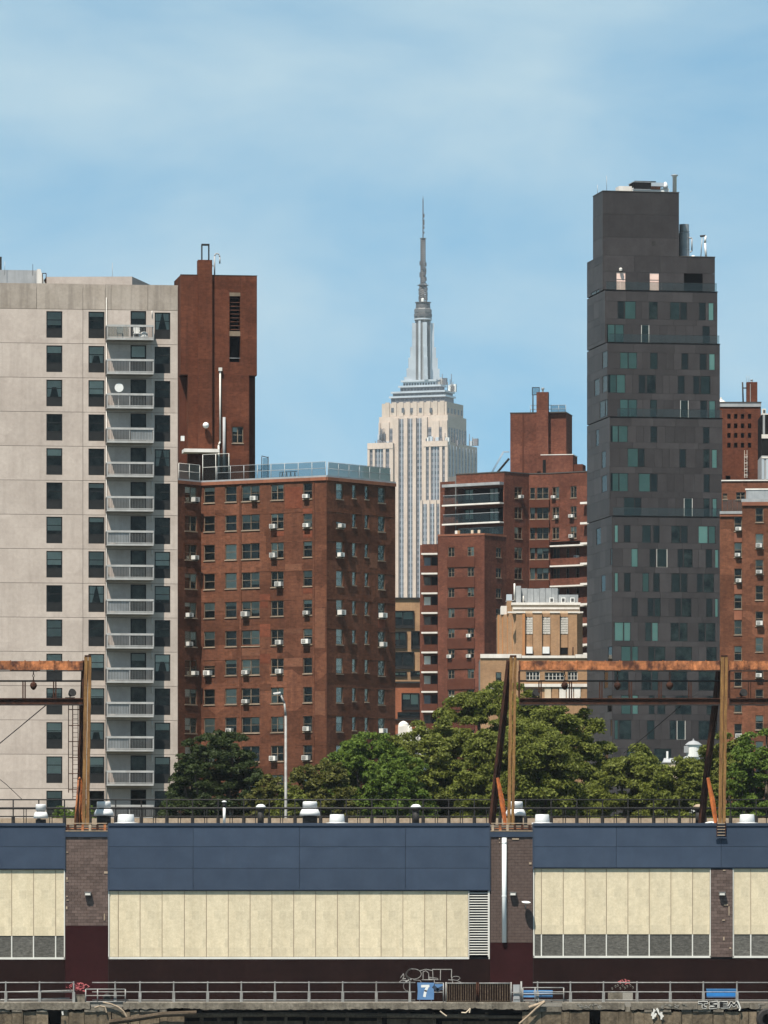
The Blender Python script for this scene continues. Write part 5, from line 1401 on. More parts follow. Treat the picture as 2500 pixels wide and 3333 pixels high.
# ================================================================== pier shed
random.seed(33)
SF = Face(1250, 400, 0)
def U4(x): return SF.u(x)
def Z4(y): return Z(y, 400)
def shed():
    root = thing('pier_shed', 'long pier shed with blue metal fascia, cream panels and brown base', 'building', (0, 400, 0))
    B = lambda n, xa, xb, v0, v1, ya, yb, m: fbox(root, n, SF, U4(xa), U4(xb), v0, v1, Z4(yb), Z4(ya), m)
    B('core', -140, 2640, .32, 26, 2690, 3262, 'groove')
    fbox(root, 'roof', SF, U4(-140), U4(2640), .33, 26, Z4(2690)+.003, Z4(2684), 'asphalt')
    B('back_parapet', -140, 2640, 14, 14.3, 2649, 2684, 'drift')
    # plinth, in lengths between the joints
    for a, b in ((-140, 211), (353, 1594), (1736, 2640)):
        B('plinth', a, b, 0, .3, 3122, 3260, 'base_brown')
    # blue fascia panels
    g = 1.0
    def fascia(xs, ys):
        for a, b in zip(xs[:-1], xs[1:]):
            for c, d in zip(ys[:-1], ys[1:]):
                B('fascia_panel', a+g/2, b-g/2, -.10, .31, c+g/2, d-g/2, 'blue')
        B('fascia_coping', xs[0], xs[-1], -.17, .6, 2679, ys[0]-.6, 'blue_trim')
        B('fascia_drip', xs[0], xs[-1], -.06, .30, ys[-1], ys[-1]+3, 'blue_trim')
    fascia([-140, 212], [2689, 2756, 2828])
    fascia([353, 628.7, 974.7, 1320, 1594], [2689, 2756, 2826, 2897])
    fascia([1736, 2006, 2347, 2640], [2689, 2756, 2824])
    for a in (211, 353, 1594, 1736): B('fascia_trim', a-2.5, a+2.5, -.12, .2, 2686, 2900 if a in (353,1594) else 2830, 'blue_trim')
    # cream panels with mullions
    def cream(xs, ya, yb, grey=None):
        for a, b in zip(xs[:-1], xs[1:]):
            B('cream_panel', a+.9, b-.9, .05+random.uniform(-.004,.004), .2, ya, yb, 'cream_pan')
            if grey: B('grey_pane', a+2.2, b-2.2, .09, .2, yb+.8, grey, 'grey_pan')
        for x in xs:
            B('mullion', x-.55, x+.55, .03, .2, ya, yb, 'sill')
            if grey: B('mullion', x-2, x+2, .02, .2, yb+.6, grey+1, 'alu')
        e = (grey or yb)
        B('bottom_frame', xs[0]-3, xs[-1]+3, -.02, .25, e+1, e+8, 'alu')
        B('transom', xs[0], xs[-1], .0, .2, ya-2.2, ya-.2, 'cream_pan')
    cream([-33, 38, 109, 181, 211], 2832, 3046, 3115)
    cream([356, 385, 455.7, 527.4, 600, 671.7]+[671.7+71.1*i for i in range(1, 12)]+[1524], 2901, 3114)
    cream([1739, 1762.5, 1833.5, 1904.6, 1974, 2044, 2113.5, 2184, 2254.4, 2311], 2828, 3041, 3110)
    cream([2388, 2444, 2514, 2584, 2640], 2828, 3041, 3110)
    for a, b, ya, yb in ((352.5, 356, 2900, 3122), (1590.5, 1594, 2897, 3122), (1735.5, 1739, 2826, 3117), (208, 211.5, 2830, 3122), (2311, 2313.5, 2826, 3117), (2385.5, 2388, 2826, 3117)):
        B('side_frame', a, b, -.02, .25, ya, yb, 'alu')
    # louvre
    n = 25; y0, y1 = 2902, 3110
    B('louvre_backing', 1525, 1590, .22, .31, 2898, 3115, 'room_dark')
    sm = MB().box(0, U4(1588)-U4(1528), -.09, .05, -.012, .012).mesh('louvre_slat', mt['alu'])
    for i in range(n):
        o = onface('louvre_slat', sm, root, SF, U4(1528), .10, Z4(y0+(i+.5)*(y1-y0)/n)); o.rotation_euler.x = R(28)
    B('louvre_frame', 1524.8, 1527.5, .0, .2, 2898, 3114, 'alu'); B('louvre_frame', 1588, 1590.4, .0, .2, 2898, 3114, 'alu')
    # block piers
    bw, bh, mo = .40, .20, .014
    shapes = {}
    def pier(xa, xb, ytop, ybot, single):
        ua, ub, zt, zb = U4(xa), U4(xb), Z4(ytop), Z4(ybot)
        pr = B('pier', xa, xb, .02, .31, ytop, ybot, 'mortar')
        if not single: jb = MB()
        z = zb; r = 0
        while z < zt-.03:
            h = min(bh, zt-z)
            u = ua-(bw/2 if r % 2 else 0)
            while u < ub-.02:
                a, b = max(u, ua), min(u+bw, ub)
                if b-a > .03:
                    w_, h_ = round(b-a-mo, 3), round(h-mo, 3)
                    d = random.choice((0, 0, 0, .004, .008, -.006))
                    if single:
                        me = cached(('blk', w_, h_), lambda: MB().box(0, w_, 0, .05, 0, h_).mesh('block', mt['block']))
                        obj('block', me, pr, (a-ua+mo/2, -.045+d, z-zb+mo/2))
                    else: jb.box(a-ua+mo/2, a-ua+mo/2+w_, -.045+d, .005+d, z-zb+mo/2, z-zb+mo/2+h_)
                u += bw
            z += bh; r += 1
        if not single: stuff(obj('block_facing', jb.mesh('block_facing', mt['block']), pr))
    pier(213, 351.5, 2725, 3013, True)
    pier(1596, 1734, 2725, 3068, False)
    pier(2314, 2385, 2830, 3115, True)
    B('maroon_base', 212, 352, -.04, .3, 3013.6, 3260, 'maroon'); B('maroon_base', 1595, 1735, -.04, .3, 3068.6, 3260, 'maroon')
    B('base_joint', 351.2, 353.4, -.01, .2, 3122, 3258, 'black'); B('base_joint', 1734.5, 1736.5, -.01, .2, 3122, 3258, 'black')
    for a, b in ((211, 353), (1594, 1736)):
        B('pier_coping', a, b, -.10, .31, 2708, 2724.5, 'blue_trim')
        # weathered timber and rusty grating on the pier head
        for i, y in enumerate((2706, 2698, 2690, 2681)):
            B('grating_bar', a+2+i, b-2-i, -.12+i*.12, -.04+i*.12, y-2.6, y, 'drift' if i != 1 else 'rust')
        for q in range(6): B('grating_slat', a+6+q*24, a+14+q*24, -.05, .04, 2684, 2704, random.choice(('rust','rust_dk','drift')))
    # downpipe, wall lamps
    ftube(root, 'downpipe', SF, [(U4(1641.4), -.12, Z4(2727)), (U4(1641.4), -.12, Z4(3068))], .15, 'pipe_w', 12)
    for y in (2745, 2919): onface('pipe_collar', MB().lathe([(.165,0),(.165,.08)], 14).mesh('pipe_collar', mt['pipe_w']), root, SF, U4(1641.4), -.12, Z4(y))
    for x in (286.5, 1669.5, 2350):
        b = MB(); b.box(-.2,.2,-.30,-.03,0,.2); b.box(-.16,.16,-.33,-.301,.02,.15,1); b.box(-.06,.06,-.03,-.0,.02,.18); b.box(-.22,.22,-.34,-.02,.2,.235)
        onface('wall_lamp', b.mesh('wall_lamp', [mt['galv'], mt['lattice']]), root, SF, U4(x), -.04, Z4(2915))
    # pale marks on the block: paint flakes
    fl = MB()
    for x, y, w, h in ((345,2840,12,7),(218,2860,5,8),(219,2868,6,3),(218,2918,6,3),(220,2930,7,3),(217,2955,5,9),(340,2985,4,22),(219,2774,7,3),
                       (1626,2730,4,4),(1626,2742,3,3),(1678,2731,22,5),(1726,2810,8,7),(2357,2833,8,4),(2363,2945,14,5),(2373,2965,3,30),(2355,2995,9,4),(2356,3055,5,12),(2377,3086,6,5)):
        fl.box(U4(x)-w*.01, U4(x)+w*.01, -.064, -.056, Z4(y)-h*.01, Z4(y)+h*.01)
    onface('paint_flakes', fl.mesh('paint_flakes', mt['drift']), root, SF)
    # graffiti outlines painted on the brown plinth
    def cp(pts, ox=1270, oy=3120, k=3.687): return [(U4(ox+a/k), Z4(oy+b/k)) for a, b in pts]
    def arc(cx, cy, rx, ry, a0, a1, n=16): return [(cx+rx*math.cos(R(a0+(a1-a0)*i/n)), cy+ry*math.sin(R(a0+(a1-a0)*i/n))) for i in range(n+1)]
    gr = MB(); w = .055
    for st, ww in ((arc(285,185,88,60,0,360,26), .05), (arc(280,190,86,66,110,260), .11), ([(350,148),(430,128),(510,145),(515,255)], .05),
               ([(395,255),(395,160),(430,146),(462,175),(465,250)], .05), ([(380,255),(530,255),(530,285)], .05), ([(505,130),(740,130)], .06),
               ([(605,132),(602,258)], .055), ([(738,130),(735,215),(750,285)], .06), (arc(790,235,48,22,180,420), .045), ([(750,255),(800,262),(850,285)], .04),
               ([(195,215),(240,245),(175,290)], .09), ([(105,285),(140,258),(200,265)], .05), ([(125,230),(160,180),(165,215),(150,245),(185,240)], .05),
               ([(470,225),(570,238),(575,255),(470,245)], .045), ([(105,290),(290,290)], .04), (arc(215,330,55,60,90,215), .06), ([(280,255),(360,262),(372,285)], .045), ([(700,255),(745,258)], .05)):
        gr.ribbon(cp(st), ww*.8, -.012)
    onface('graffiti', gr.mesh('graffiti', mt['chalk']), root, SF)
    rg = MB()
    for i in range(16):
        x, y = random.uniform(2016, 2052), random.uniform(3187, 3200)
        rg.ribbon([(U4(x), Z4(y)), (U4(x+random.uniform(-10, 10)), Z4(y+random.uniform(-4, 4)))], .05, -.010-i*.0003)
    onface('graffiti', rg.mesh('graffiti', mt['red_rag']), root, SF)
    wg = MB(); x = 1990
    while x < 2062:
        y = 3212+random.uniform(-6, 6)
        wg.ribbon(cp([(0,0),(8,-12),(16,6),(6,14)], x, y, 3.2), .022, -.013-x*1e-6); x += random.uniform(7, 12)
    onface('graffiti', wg.mesh('graffiti', mt['deck']), root, SF)
    B('grey_patch', 1979, 2026, -.014, -.002, 3230, 3258, 'sea_conc'); B('grey_patch', 2026.5, 2060, -.012, -.002, 3230, 3258, 'deck')
shed()

def satellite():
    t = thing('satellite_dish', 'small white satellite dish tilted on an arm on the brown block pier', 'satellite dish', (U4(1712), 399.9, Z4(2960)))
    d = MB().lathe([(.02,-.09),(.16,-.07),(.26,-.02),(.30,.02),(.29,.03),(.15,-.04),(.02,-.06)], 18).mesh('dish', mt['white'], True)
    o = obj('dish', d, t, (0,-.45,.45)); o.rotation_euler = (R(12), R(4), 0)
    obj('arm', MB().path([(-.05,-.02,0),(-.05,-.3,.1),(0,-.42,.38)], .03).mesh('arm', mt['galv']), t)
    obj('cable', MB().path([(-.02,-.06,.3),(.02,-.08,-.2),(.05,-.05,-.55)], .018).mesh('cable', mt['black']), t)
satellite()

# ================================================================== roof things
def roofz(): return Z4(2684)
def lathe_vent(name, label, x, D, prof, mats):
    t = thing(name, label, 'vent', (X(x, D), D, roofz()))
    for (pn, pr, m, n) in prof: obj(pn, MB().lathe([(r*D/F, Z(y, D)-roofz()) for r, y in pr], n).mesh(pn, mt[m], True), t)
    return t
RZ = 2684
for x, w, lab in ((410, 28, 'wide bare metal drum vent beside the first block pier'), (1097, 25, 'squat bare metal drum vent on the roof edge near the middle'),
                  (1765, 24, 'squat metal drum vent just right of the second block pier'), (2432, 25, 'squat metal drum vent near the right end of the shed roof')):
    lathe_vent('drum_vent', lab, x, 401.2, [('drum', [(w*1.02, RZ), (w*.98, 2668), (w*.92, 2652), (w*.88, 2651)], 'vent', 28), ('flange', [(w*1.45, RZ), (w*1.45, 2678.5), (w*1.02, 2677.5)], 'vent', 28)], None)
for x, w, lab in ((338, 23, 'two tier metal roof fan just right of the left rusty post'), (1009, 24, 'two tier metal roof fan right of the street lamp'),
                  (1678, 24, 'two tier metal roof fan behind the middle rusty post'), (133, 17, 'low metal roof fan at the far left behind the black railing')):
    k = 0 if x != 133 else 22
    lathe_vent('roof_fan', lab, x, 407.5 if x > 400 else 404.6, [('base', [(w*1.0, RZ), (w*1.0, 2656+k*.5)], 'black', 20), ('skirt', [(w*1.42, 2655+k*.4), (w*1.35, 2645+k*.4), (w*1.1, 2634+k*.4)], 'vent', 26), ('neck', [(w*.8, 2636+k*.4), (w*.8, 2628+k*.4)], 'black', 20),
             ('cap', [(w*1.0, 2630+k*.4), (w*.98, 2612+k*.4), (w*.9, 2609+k*.4)], 'vent', 26)], None)
for x, w, c, lab in ((849, 16, 'white', 'mushroom vent with white cap left of the street lamp'), (1354, 17, 'white', 'dark mushroom vent with pale cap right of the middle'),
                  (2275, 18, 'drift', 'black mushroom vent just left of the right rusty post')):
    lathe_vent('mushroom_vent', lab, x, 408, [('stem', [(w*.62, RZ), (w*.62, 2640)], 'black', 14), ('hood', [(w*.62, 2641), (w*.95, 2634), (w*1.0, 2628)], 'black', 18), ('cap', [(w*1.02, 2628.5), (w*1.0, 2625), (w*.6, 2619), (w*.1, 2617.5)], c, 18)], None)
lathe_vent('pipe_vent', 'thin white pipe vent with a dark collar on the shed roof', 730, 408, [('pipe', [(4.5, RZ), (4.5, 2628)], 'white', 12), ('collar', [(5, 2628), (6.5, 2620), (5, 2612)], 'black', 12), ('cap', [(8, 2611.5), (8, 2608), (2, 2606)], 'white', 12)], None)
b = MB().lathe([(.1,0),(.42,.05),(.5,.18),(.36,.30),(.1,.36)], 12)
tag(obj('white_sack', b.mesh('white_sack', mt['white'], True), None, (X(2314,408.2), 408.2, roofz())), 'white lumpy sack lying on the roof beside the right rusty post', 'sack')

def roof_rail():
    D = 411; f = Face(1250, D, 0); U = f.u; zz = lambda y: Z(y, D)
    t = thing('roof_railing', 'long black iron railing running along the shed roof', 'railing', (0, D, roofz()))
    for y, r in ((2603, .05), (2631, .085), (2657.5, .045)):
        ftube(t, 'rail', f, [(U(-60), 0, zz(y)), (U(2560), 0, zz(y))], r, 'black', 6)
    pm = MB().tube((0,0,0), (0,0,zz(2602)-roofz()), .05, .05, 6).tube((0,0,0), (0,0,zz(2657)-roofz()), .12, .12, 8).mesh('post', mt['black'])
    tm = MB().tube((-.06,.3,0), (-.06,.3,zz(2632)-roofz()), .03, .03, 5).tube((.10,.3,0), (.10,.3,zz(2632)-roofz()), .03, .03, 5).mesh('double_stay', mt['black'])
    x = 43
    i = 0
    while x < 2560:
        onface('post', pm, t, f, U(x), 0, roofz())
        onface('double_stay', tm, t, f, U(x+40+random.uniform(-4,4)), 0, roofz())
        x += 83.4; i += 1
roof_rail()

# ================================================================== rusty cargo gantries
def gantry(label, xp, span, verticals, hooks, full=True, ladder=False):
    """one bent: front post, raking back leg and the beam, walkway and girder carried to its left or right"""
    D = 402.6; f = Face(1250, D, 0); U = f.u; zz = lambda y: Z(y, D); z0 = roofz()
    t = thing('cargo_gantry', label, 'gantry', (X(xp, D), D, z0), 'rusty cargo gantries on the shed roof')
    # post: two channels back to back, leaning slightly
    def pf(x0, x1, m):
        b = MB(); n = 24; zt = zz(2138)
        for i in range(n):
            a, c = i/n, (i+1)/n
            za, zb_ = z0+(zt-z0)*a, z0+(zt-z0)*c
            o1, o2 = U(xp-8+8*a), U(xp-8+8*c); w = .0
            wob1, wob2 = .012*math.sin(i*2.3), .012*math.sin((i+1)*2.3)
            p = [(o1+x0*.02+wob1, -.22, za), (o1+x1*.02+wob1, -.22, za), (o2+x1*.02+wob2, -.22, zb_), (o2+x0*.02+wob2, -.22, zb_)]
            q = [(v[0], .22, v[2]) for v in p]
            b.quad(*p); b.quad(q[1], q[0], q[3], q[2]); b.quad(q[0], p[0], p[3], q[3]); b.quad(p[1], q[1], q[2], p[2])
            if i == n-1: b.quad(p[3], p[2], q[2], q[3])
        return onface('post', b.mesh('post', mt[m]), t, f)
    pf(-12, -1.2, 'rust_tan'); pf(1.2, 11, 'rust_tan')
    onface('post_web', MB().box(0, .05, -.05, .05, 0, zz(2142)-z0).mesh('post_web', mt['rust_dk']), t, f, U(xp-6), 0, z0).rotation_euler.y = R(.85)
    fbox(t, 'post_cap', f, U(xp-11), U(xp+10), -.24, .24, zz(2138)+.003, zz(2133), 'rust_dk')
    # raking back leg
    sx = -1 if xp > 600 else -.6
    leg = MB()
    p0, p1, p2 = Vector((U(xp-14), .3, zz(2150))), Vector((U(xp+sx*56), 2.6, zz(2535))), Vector((U(xp+sx*70), 3.4, z0))
    for a, b in ((p0, p1), (p1, p2)):
        leg.tube(a, b, .17, .17, 4); leg.tube(a+Vector((.22,.1,0)), b+Vector((.22,.1,0)), .07, .07, 4)
    onface('back_leg', leg.mesh('back_leg', mt['rust_dk']), t, f)
    k = Vector((U(xp+sx*50), 1.4, zz(2530))); e = Vector((U(xp+sx*25), .6, z0))
    m = (k+e)/2+Vector((.04,0,0))
    onface('knee_brace', MB().tube(k, m, .10, .17, 4).tube(m, e, .17, .11, 4).mesh('knee_brace', mt['rust_or']), t, f)
    # beams along the span
    for (xa, xb) in span:
        ua, ub = U(xa), U(xb)
        bm = MB(); n = max(2, int((ub-ua)/.9))
        for i in range(n):
            a, c = ua+(ub-ua)*i/n, ua+(ub-ua)*(i+1)/n
            d1 = .02*math.sin(i*1.9); 
            bm.box(a+.004, c-.004, -.26+d1*.4, .26, zz(2181)+d1, zz(2152)+d1*.5)
            bm.box(a-.02, a+.03, -.30, .30, zz(2183), zz(2149.5))
        onface('top_beam', bm.mesh('top_beam', mt['rust']), t, f)
        fbox(t, 'beam_flange', f, ua, ub, -.28, .28, zz(2185), zz(2182.6), 'black')
        ftube(t, 'walkway_rail', f, [(ua, .1, zz(2216.5)), (ub, .1, zz(2216.5))], .065, 'black', 6)
        fbox(t, 'girder', f, ua, ub, -.10, .16, zz(2293), zz(2276), 'rust_dk')
        fbox(t, 'girder_flange', f, ua, ub, -.2, .26, zz(2276)+.003, zz(2272.5), 'rust_dk'); fbox(t, 'girder_flange', f, ua, ub, -.2, .26, zz(2296), zz(2293)-.003, 'black')
        fbox(t, 'hanger', f, (ub if xb < xp else ua)-.06, (ub if xb < xp else ua)+.06, -.05, .1, zz(2272), zz(2185), 'rust_dk')
    for x in verticals:
        for d in (-3.6, 3.6): fbox(t, 'walkway_post', f, U(x+d)-.042, U(x+d)+.042, .05, .12, zz(2272.5), zz(2218), 'rust_dk')
    for x in hooks:
        h = thing('hoist_block', {109: 'dark hoist block hanging from the left rusty beam', 1838: 'dark hoist block hanging left on the long rusty beam',
                                  2010: 'dark hoist block hanging midway on the long rusty beam', 2180: 'dark hoist block hanging right on the long rusty beam'}[x], 'hoist', (X(x, D), D, zz(2185)))
        onface('hanger_plate', MB().prism([(-.24,-.05),(.24,-.05),(.24,.05),(-.24,.05)], 0, .02).mesh('hanger_plate', mt['black']), h, f, U(x), 0, zz(2185)-.022)
        lm = MB()
        for i in range(4):
            zc = -.12-i*.17
            lm.path([(.055*math.cos(a_)*(1 if i % 2 else .3), -.3+.055*math.cos(a_)*(0.3 if i % 2 else 1), zc+.09*math.sin(a_)) for a_ in [q*math.pi/4 for q in range(9)]], .022, 5)
        onface('chain', lm.mesh('chain', mt['rust_dk']), h, f, U(x), .28, zz(2185))
        onface('block', MB().lathe([(.05,-1.22),(.16,-1.12),(.24,-.94),(.18,-.76),(.06,-.70)], 12).mesh('block', mt['rust_dk'], True), h, f, U(x), 0, zz(2185))
    if ladder:
        la = MB(); h = zz(2290)-zz(2600)
        for q in (0, .34): la.tube((q,0,0), (q,0,h), .028, .028, 6)
        for i in range(int(h/.3)): la.tube((0,0,.15+i*.3), (.34,0,.15+i*.3), .016, .016, 5)
        onface('ladder', la.mesh('ladder', mt['rust_dk']), t, f, U(236), .4, zz(2600))
        cg = MB()
        for q in (-.22, .05, .5): cg.tube((q,-.45,.4), (q,-.45,h), .03, .03, 5)
        for i in range(6):
            z = .6+i*1.05
            cg.path([(0,0,z),(-.22,-.2,z),(-.15,-.45,z),(.5,-.45,z),(.56,-.2,z),(.34,0,z)], .025, 5)
        onface('ladder_cage', cg.mesh('ladder_cage', mt['rust_dk']), t, f, U(234), .4, zz(2600))
        ftube(t, 'service_pipe', f, [(U(243),-.25,zz(2700)),(U(256),-.25,zz(2540)),(U(261),-.25,zz(2530))], .07, 'rust', 6)
        ftube(t, 'service_pipe', f, [(U(259),-.1,z0),(U(260),-.1,zz(2540)),(U(259),-.1,zz(2530))], .055, 'rust', 6)
    # stay
    return t
gantry('leftmost rusty cargo gantry with a caged ladder, in front of the pale tower', 287, [(-60, 270)], [78, 178], [109], ladder=True)
gantry('middle rusty cargo gantry carrying the long beam over the green trees', 1671, [(1690, 2344)], [1758, 1857, 1956, 2052, 2149, 2246], [1838, 2010, 2180])
gantry('rightmost rusty cargo gantry, its beam running off the right edge', 2358, [(2374, 2560)], [2440, 2520], [])
def lamp_unit(x, lab):
    D = 402.9
    t = thing('floodlight', lab, 'floodlight', (X(x, D), D, Z(2272, D)))
    o = obj('head', MB().lathe([(.05,0),(.16,.05),(.26,.34),(.27,.40)], 14).mesh('head', mt['black']), t, (0,0,.22)); o.rotation_euler = (R(70), 0, R(30))
    obj('yoke', MB().box(-.32,.32,-.04,.04,.0,.05).box(-.03,.03,-.03,.03,.05,.3).mesh('yoke', mt['black']), t)
lamp_unit(228, 'dark floodlight on the girder by the left rusty post'); lamp_unit(1737, 'dark floodlight on the girder right of the middle rusty post'); lamp_unit(2412, 'dark floodlight on the girder right of the right rusty post')
def cable(lab, pts, D0, D1, r=.022):
    n = len(pts)
    P = [(X(x, D0+(D1-D0)*i/(n-1)), D0+(D1-D0)*i/(n-1), Z(y, D0+(D1-D0)*i/(n-1))) for i, (x, y) in enumerate(pts)]
    o = P[-1]
    tag(obj('stay_cable', MB().path([(p[0]-o[0], p[1]-o[1], p[2]-o[2]) for p in P], r, 5).mesh('stay_cable', mt['black']), None, o), lab, 'cable')
cable('dark stay cable rising to the left gantry girder', [(-30, 2444), (60, 2370), (149, 2296)], 405, 402.7, .035)
cable('dark stay cable sloping down to the roof railing at far left', [(-30, 2514), (20, 2553), (74, 2604)], 404, 411)
cable('dark stay cable rising from the trees to the middle girder', [(2030, 2452), (2120, 2380), (2218, 2296)], 407, 402.7, .03)
cable('short dark stay cable crossing the walkway left of the right post', [(2248, 2272), (2312, 2230)], 402.9, 402.9, .02)
# small roof ladder over the blue fascia
t = thing('roof_ladder', 'short rusty ladder hooked over the blue fascia below the right post', 'ladder', (X(2347, 399.8), 399.8, Z4(2724)))
for x in (2334, 2361): obj('stile', MB().box(-.03,.03,-.05,.0,0,Z4(2674)-Z4(2724)).mesh('stile', mt['rust_dk']), t, (U4(x)-U4(2347), 0, 0))
for i in range(5): obj('rung', MB().box(U4(2335)-U4(2347),U4(2360)-U4(2347),-.07,.0,0,.05).mesh('rung', mt['drift']), t, (0, -.02, .08+i*.19))
obj('foot_frame', MB().box(-.36,.36,-.08,.02,-.10,-.02).mesh('foot_frame', mt['blue_trim']), t)

# ================================================================== street lamp behind the shed
def street_lamp():
    D = 428; zz = lambda y: Z(y, D)
    t = thing('street_lamp', 'tall pale steel street lamp standing behind the shed', 'street lamp', (X(931, D), D, 0))
    b = lambda x: X(x, D)-X(931, D)
    obj('pole', MB().tube((0,0,0), (b(930),0,zz(2330)), .13, .085, 10).mesh('pole', mt['galv'], True), t)
    obj('arm', MB().tube((b(930),0,zz(2330)), (b(926),0,zz(2290)), .085, .07, 10).tube((b(926),0,zz(2290)), (b(914),0,zz(2262)), .07, .06, 10).tube((b(914),0,zz(2262)), (b(906),0,zz(2257)), .06, .055, 8).mesh('arm', mt['galv'], True), t)
    h = MB(); h.box(-.42,.1,-.14,.14,0,.1); h.box(-.36,.02,-.12,.12,-.05,-.002)
    o = obj('lamp_head', h.mesh('lamp_head', mt['coping_white']), t, (b(909),0,zz(2257))); o.rotation_euler = (0, R(-8), 0)
street_lamp()

# white roof tank seen above the trees
def roof_tank():
    D = 560; zz = lambda y: Z(y, D)
    t = thing('white_cupola', 'small white house with a round cupola roof above the trees', 'building', (X(2258, D), D, 0))
    s = D/F
    obj('body', MB().box(-28*s, 20*s, 0, 3, 0, zz(2462)).mesh('body', mt['white']), t)
    obj('drum', MB().lathe([(24*s, zz(2462)-.05), (24*s, zz(2424)), (26*s, zz(2423))], 20).mesh('drum', mt['white']), t, (10*s*.1, .4, 0))
    obj('roof', MB().lathe([(28*s, zz(2424)), (16*s, zz(2414)), (3*s, zz(2410)), (2*s, zz(2404))], 20).mesh('roof', mt['coping_grey']), t, (0, .4, 0))
    obj('side_vent', MB().box(-31*s, -17*s, -.1, .4, zz(2450), zz(2428)).mesh('side_vent', mt['coping_grey']), t)
    D2 = 565
    t = thing('grey_shed_roof', 'low grey roof peak just left of the white cupola', 'building', (X(2180, D2), D2, 0))
    s = D2/F
    obj('wall', MB().box(-20*s, 24*s, 0, 3, 0, Z(2482, D2)).mesh('wall', mt['cream']), t)
    b = MB(); z0, z1 = Z(2482, D2), Z(2466, D2)
    b.v = [(-22*s,-.1,z0),(26*s,-.1,z0),(26*s,3.1,z0),(-22*s,3.1,z0),(-16*s,1.5,z1),(26*s,1.5,z1)]; b.f = [(0,1,5,4),(2,3,4,5),(0,4,3),(1,2,5)]; b.m = [0]*4
    obj('roof', b.mesh('roof', mt['coping_grey']), t)
    obj('chimney', MB().box(-9*s, -3*s, 1, 1.5, z0, Z(2444, D2)).mesh('chimney', mt['white']), t)
roof_tank()

# ================================================================== trees
def tree(label, x, D, ytop, hw_px, leafm, seed, n=15000, zc=.34, size=.18, squash=1.0, name='leafy_tree'):
    rs = np.random.RandomState(seed)
    s = D/F; top = Z(ytop, D); hw = hw_px*s
    bx = X(x, D)
    t = thing(name, label, 'tree', (bx, D, -.02), 'trees behind the shed')
    cz0 = top*zc; H = top-cz0; cc = np.array([0, 0, cz0+H*.42])
    up = top-cc[2]
    # many small boughs over a broad dome, in a few larger masses, so the outline stays uneven
    n = int(n*2.5); L = []; m = 400
    ph = rs.uniform(0, 6.28, 6)
    while len(L) < m:
        p = rs.normal(size=3); p /= np.linalg.norm(p)
        if p[2] < -.45: continue
        az = math.atan2(p[1], p[0])
        lump = 1+.07*math.sin(3*az+ph[0])+.06*math.sin(5*az+ph[1]+3*p[2])+.05*math.sin(7*p[2]+ph[2]+2*az)
        k = (abs(p[0])**2.8+abs(p[1])**2.8+abs(p[2])**2.8)**(-1/2.8)
        sh = rs.uniform(.5, .98) if rs.rand() < .4 else rs.uniform(.84, 1.0)
        r = rs.uniform(.08, .17)
        q = p*k*lump*sh*(1-r*.5)
        L.append((np.array([q[0]*hw, q[1]*hw, q[2]*(up if q[2] > 0 else H*.42)])+cc, r*hw*np.array([1.15, 1.15, .78])))
    zmax = float(np.mean(sorted(c[2]+r[2]*.8 for c, r in L)[-9:])); sc = (top-cc[2])/(zmax-cc[2])
    L = [(np.array([c[0], c[1], cc[2]+(c[2]-cc[2])*sc]), r) for c, r in L]
    vol = np.array([np.prod(r)**(2/3) for _, r in L]); vol /= vol.sum()
    idx = rs.choice(len(L), n, p=vol)
    C = np.array([l[0] for l in L])[idx]; Rr = np.array([l[1] for l in L])[idx]
    d = rs.normal(size=(n, 3)); d /= np.linalg.norm(d, axis=1)[:, None]
    d[:, 2] = np.where(d[:, 2] < -.3, -d[:, 2], d[:, 2])
    rad = np.where(rs.rand(n) < .7, rs.uniform(.75, 1.15, n), rs.uniform(.2, .8, n))
    pos = C+d*Rr*rad[:, None]
    nor = d*.55+rs.normal(size=(n, 3))*.75+np.array([0, -.15, .55]); nor /= np.linalg.norm(nor, axis=1)[:, None]
    a = np.cross(nor, rs.normal(size=(n, 3))); a /= np.linalg.norm(a, axis=1)[:, None]
    b = np.cross(nor, a)
    sz = size*rs.uniform(.55, 1.35, n)
    la = a*(sz*.80)[:, None]; lb = b*(sz*.36)[:, None]
    v = np.stack([pos-la, pos+lb-la*.1, pos+la-nor*(sz*.22)[:, None], pos-lb-la*.1], 1).reshape(-1, 3)
    me = bpy.data.meshes.new('crown')
    me.vertices.add(4*n); me.vertices.foreach_set('co', v.ravel())
    me.loops.add(4*n); me.loops.foreach_set('vertex_index', np.arange(4*n, dtype=np.int32))
    me.polygons.add(n); me.polygons.foreach_set('loop_start', np.arange(0, 4*n, 4, dtype=np.int32)); me.polygons.foreach_set('loop_total', np.full(n, 4, dtype=np.int32))
    me.materials.append(mt[leafm]); me.update(calc_edges=True)
    obj('crown', me, t)
    tb = MB(); tr = .022*top+.12
    tb.tube((0,0,0), (.15,0,cz0+H*.15), tr, tr*.7, 10)
    for i in range(8):
        p = L[i*3][0]
        tb.tube((.12,0,cz0*.8+H*.05*i*.4), tuple(p), tr*.5, tr*.12, 6)
    obj('trunk', tb.mesh('trunk', mt['leaf_trunk'], True), t)
    return t
tree('dark green tree in front of the brown brick block beside the pale tower', 700, 452, 2390, 165, 'leaf_c', 1, 26000)
tree('small olive tree just left of the street lamp base', 885, 446, 2530, 85, 'leaf_d', 2, 9000, .45)
tree('dull olive tree just right of the street lamp', 1040, 444, 2488, 130, 'leaf_d', 3, 16000)
tree('bright green tree right of the street lamp, under the skyscraper', 1195, 458, 2398, 165, 'leaf_b', 4, 30000)
tree('olive green tree below the narrow tan house', 1395, 462, 2362, 175, 'leaf_a', 5, 30000)
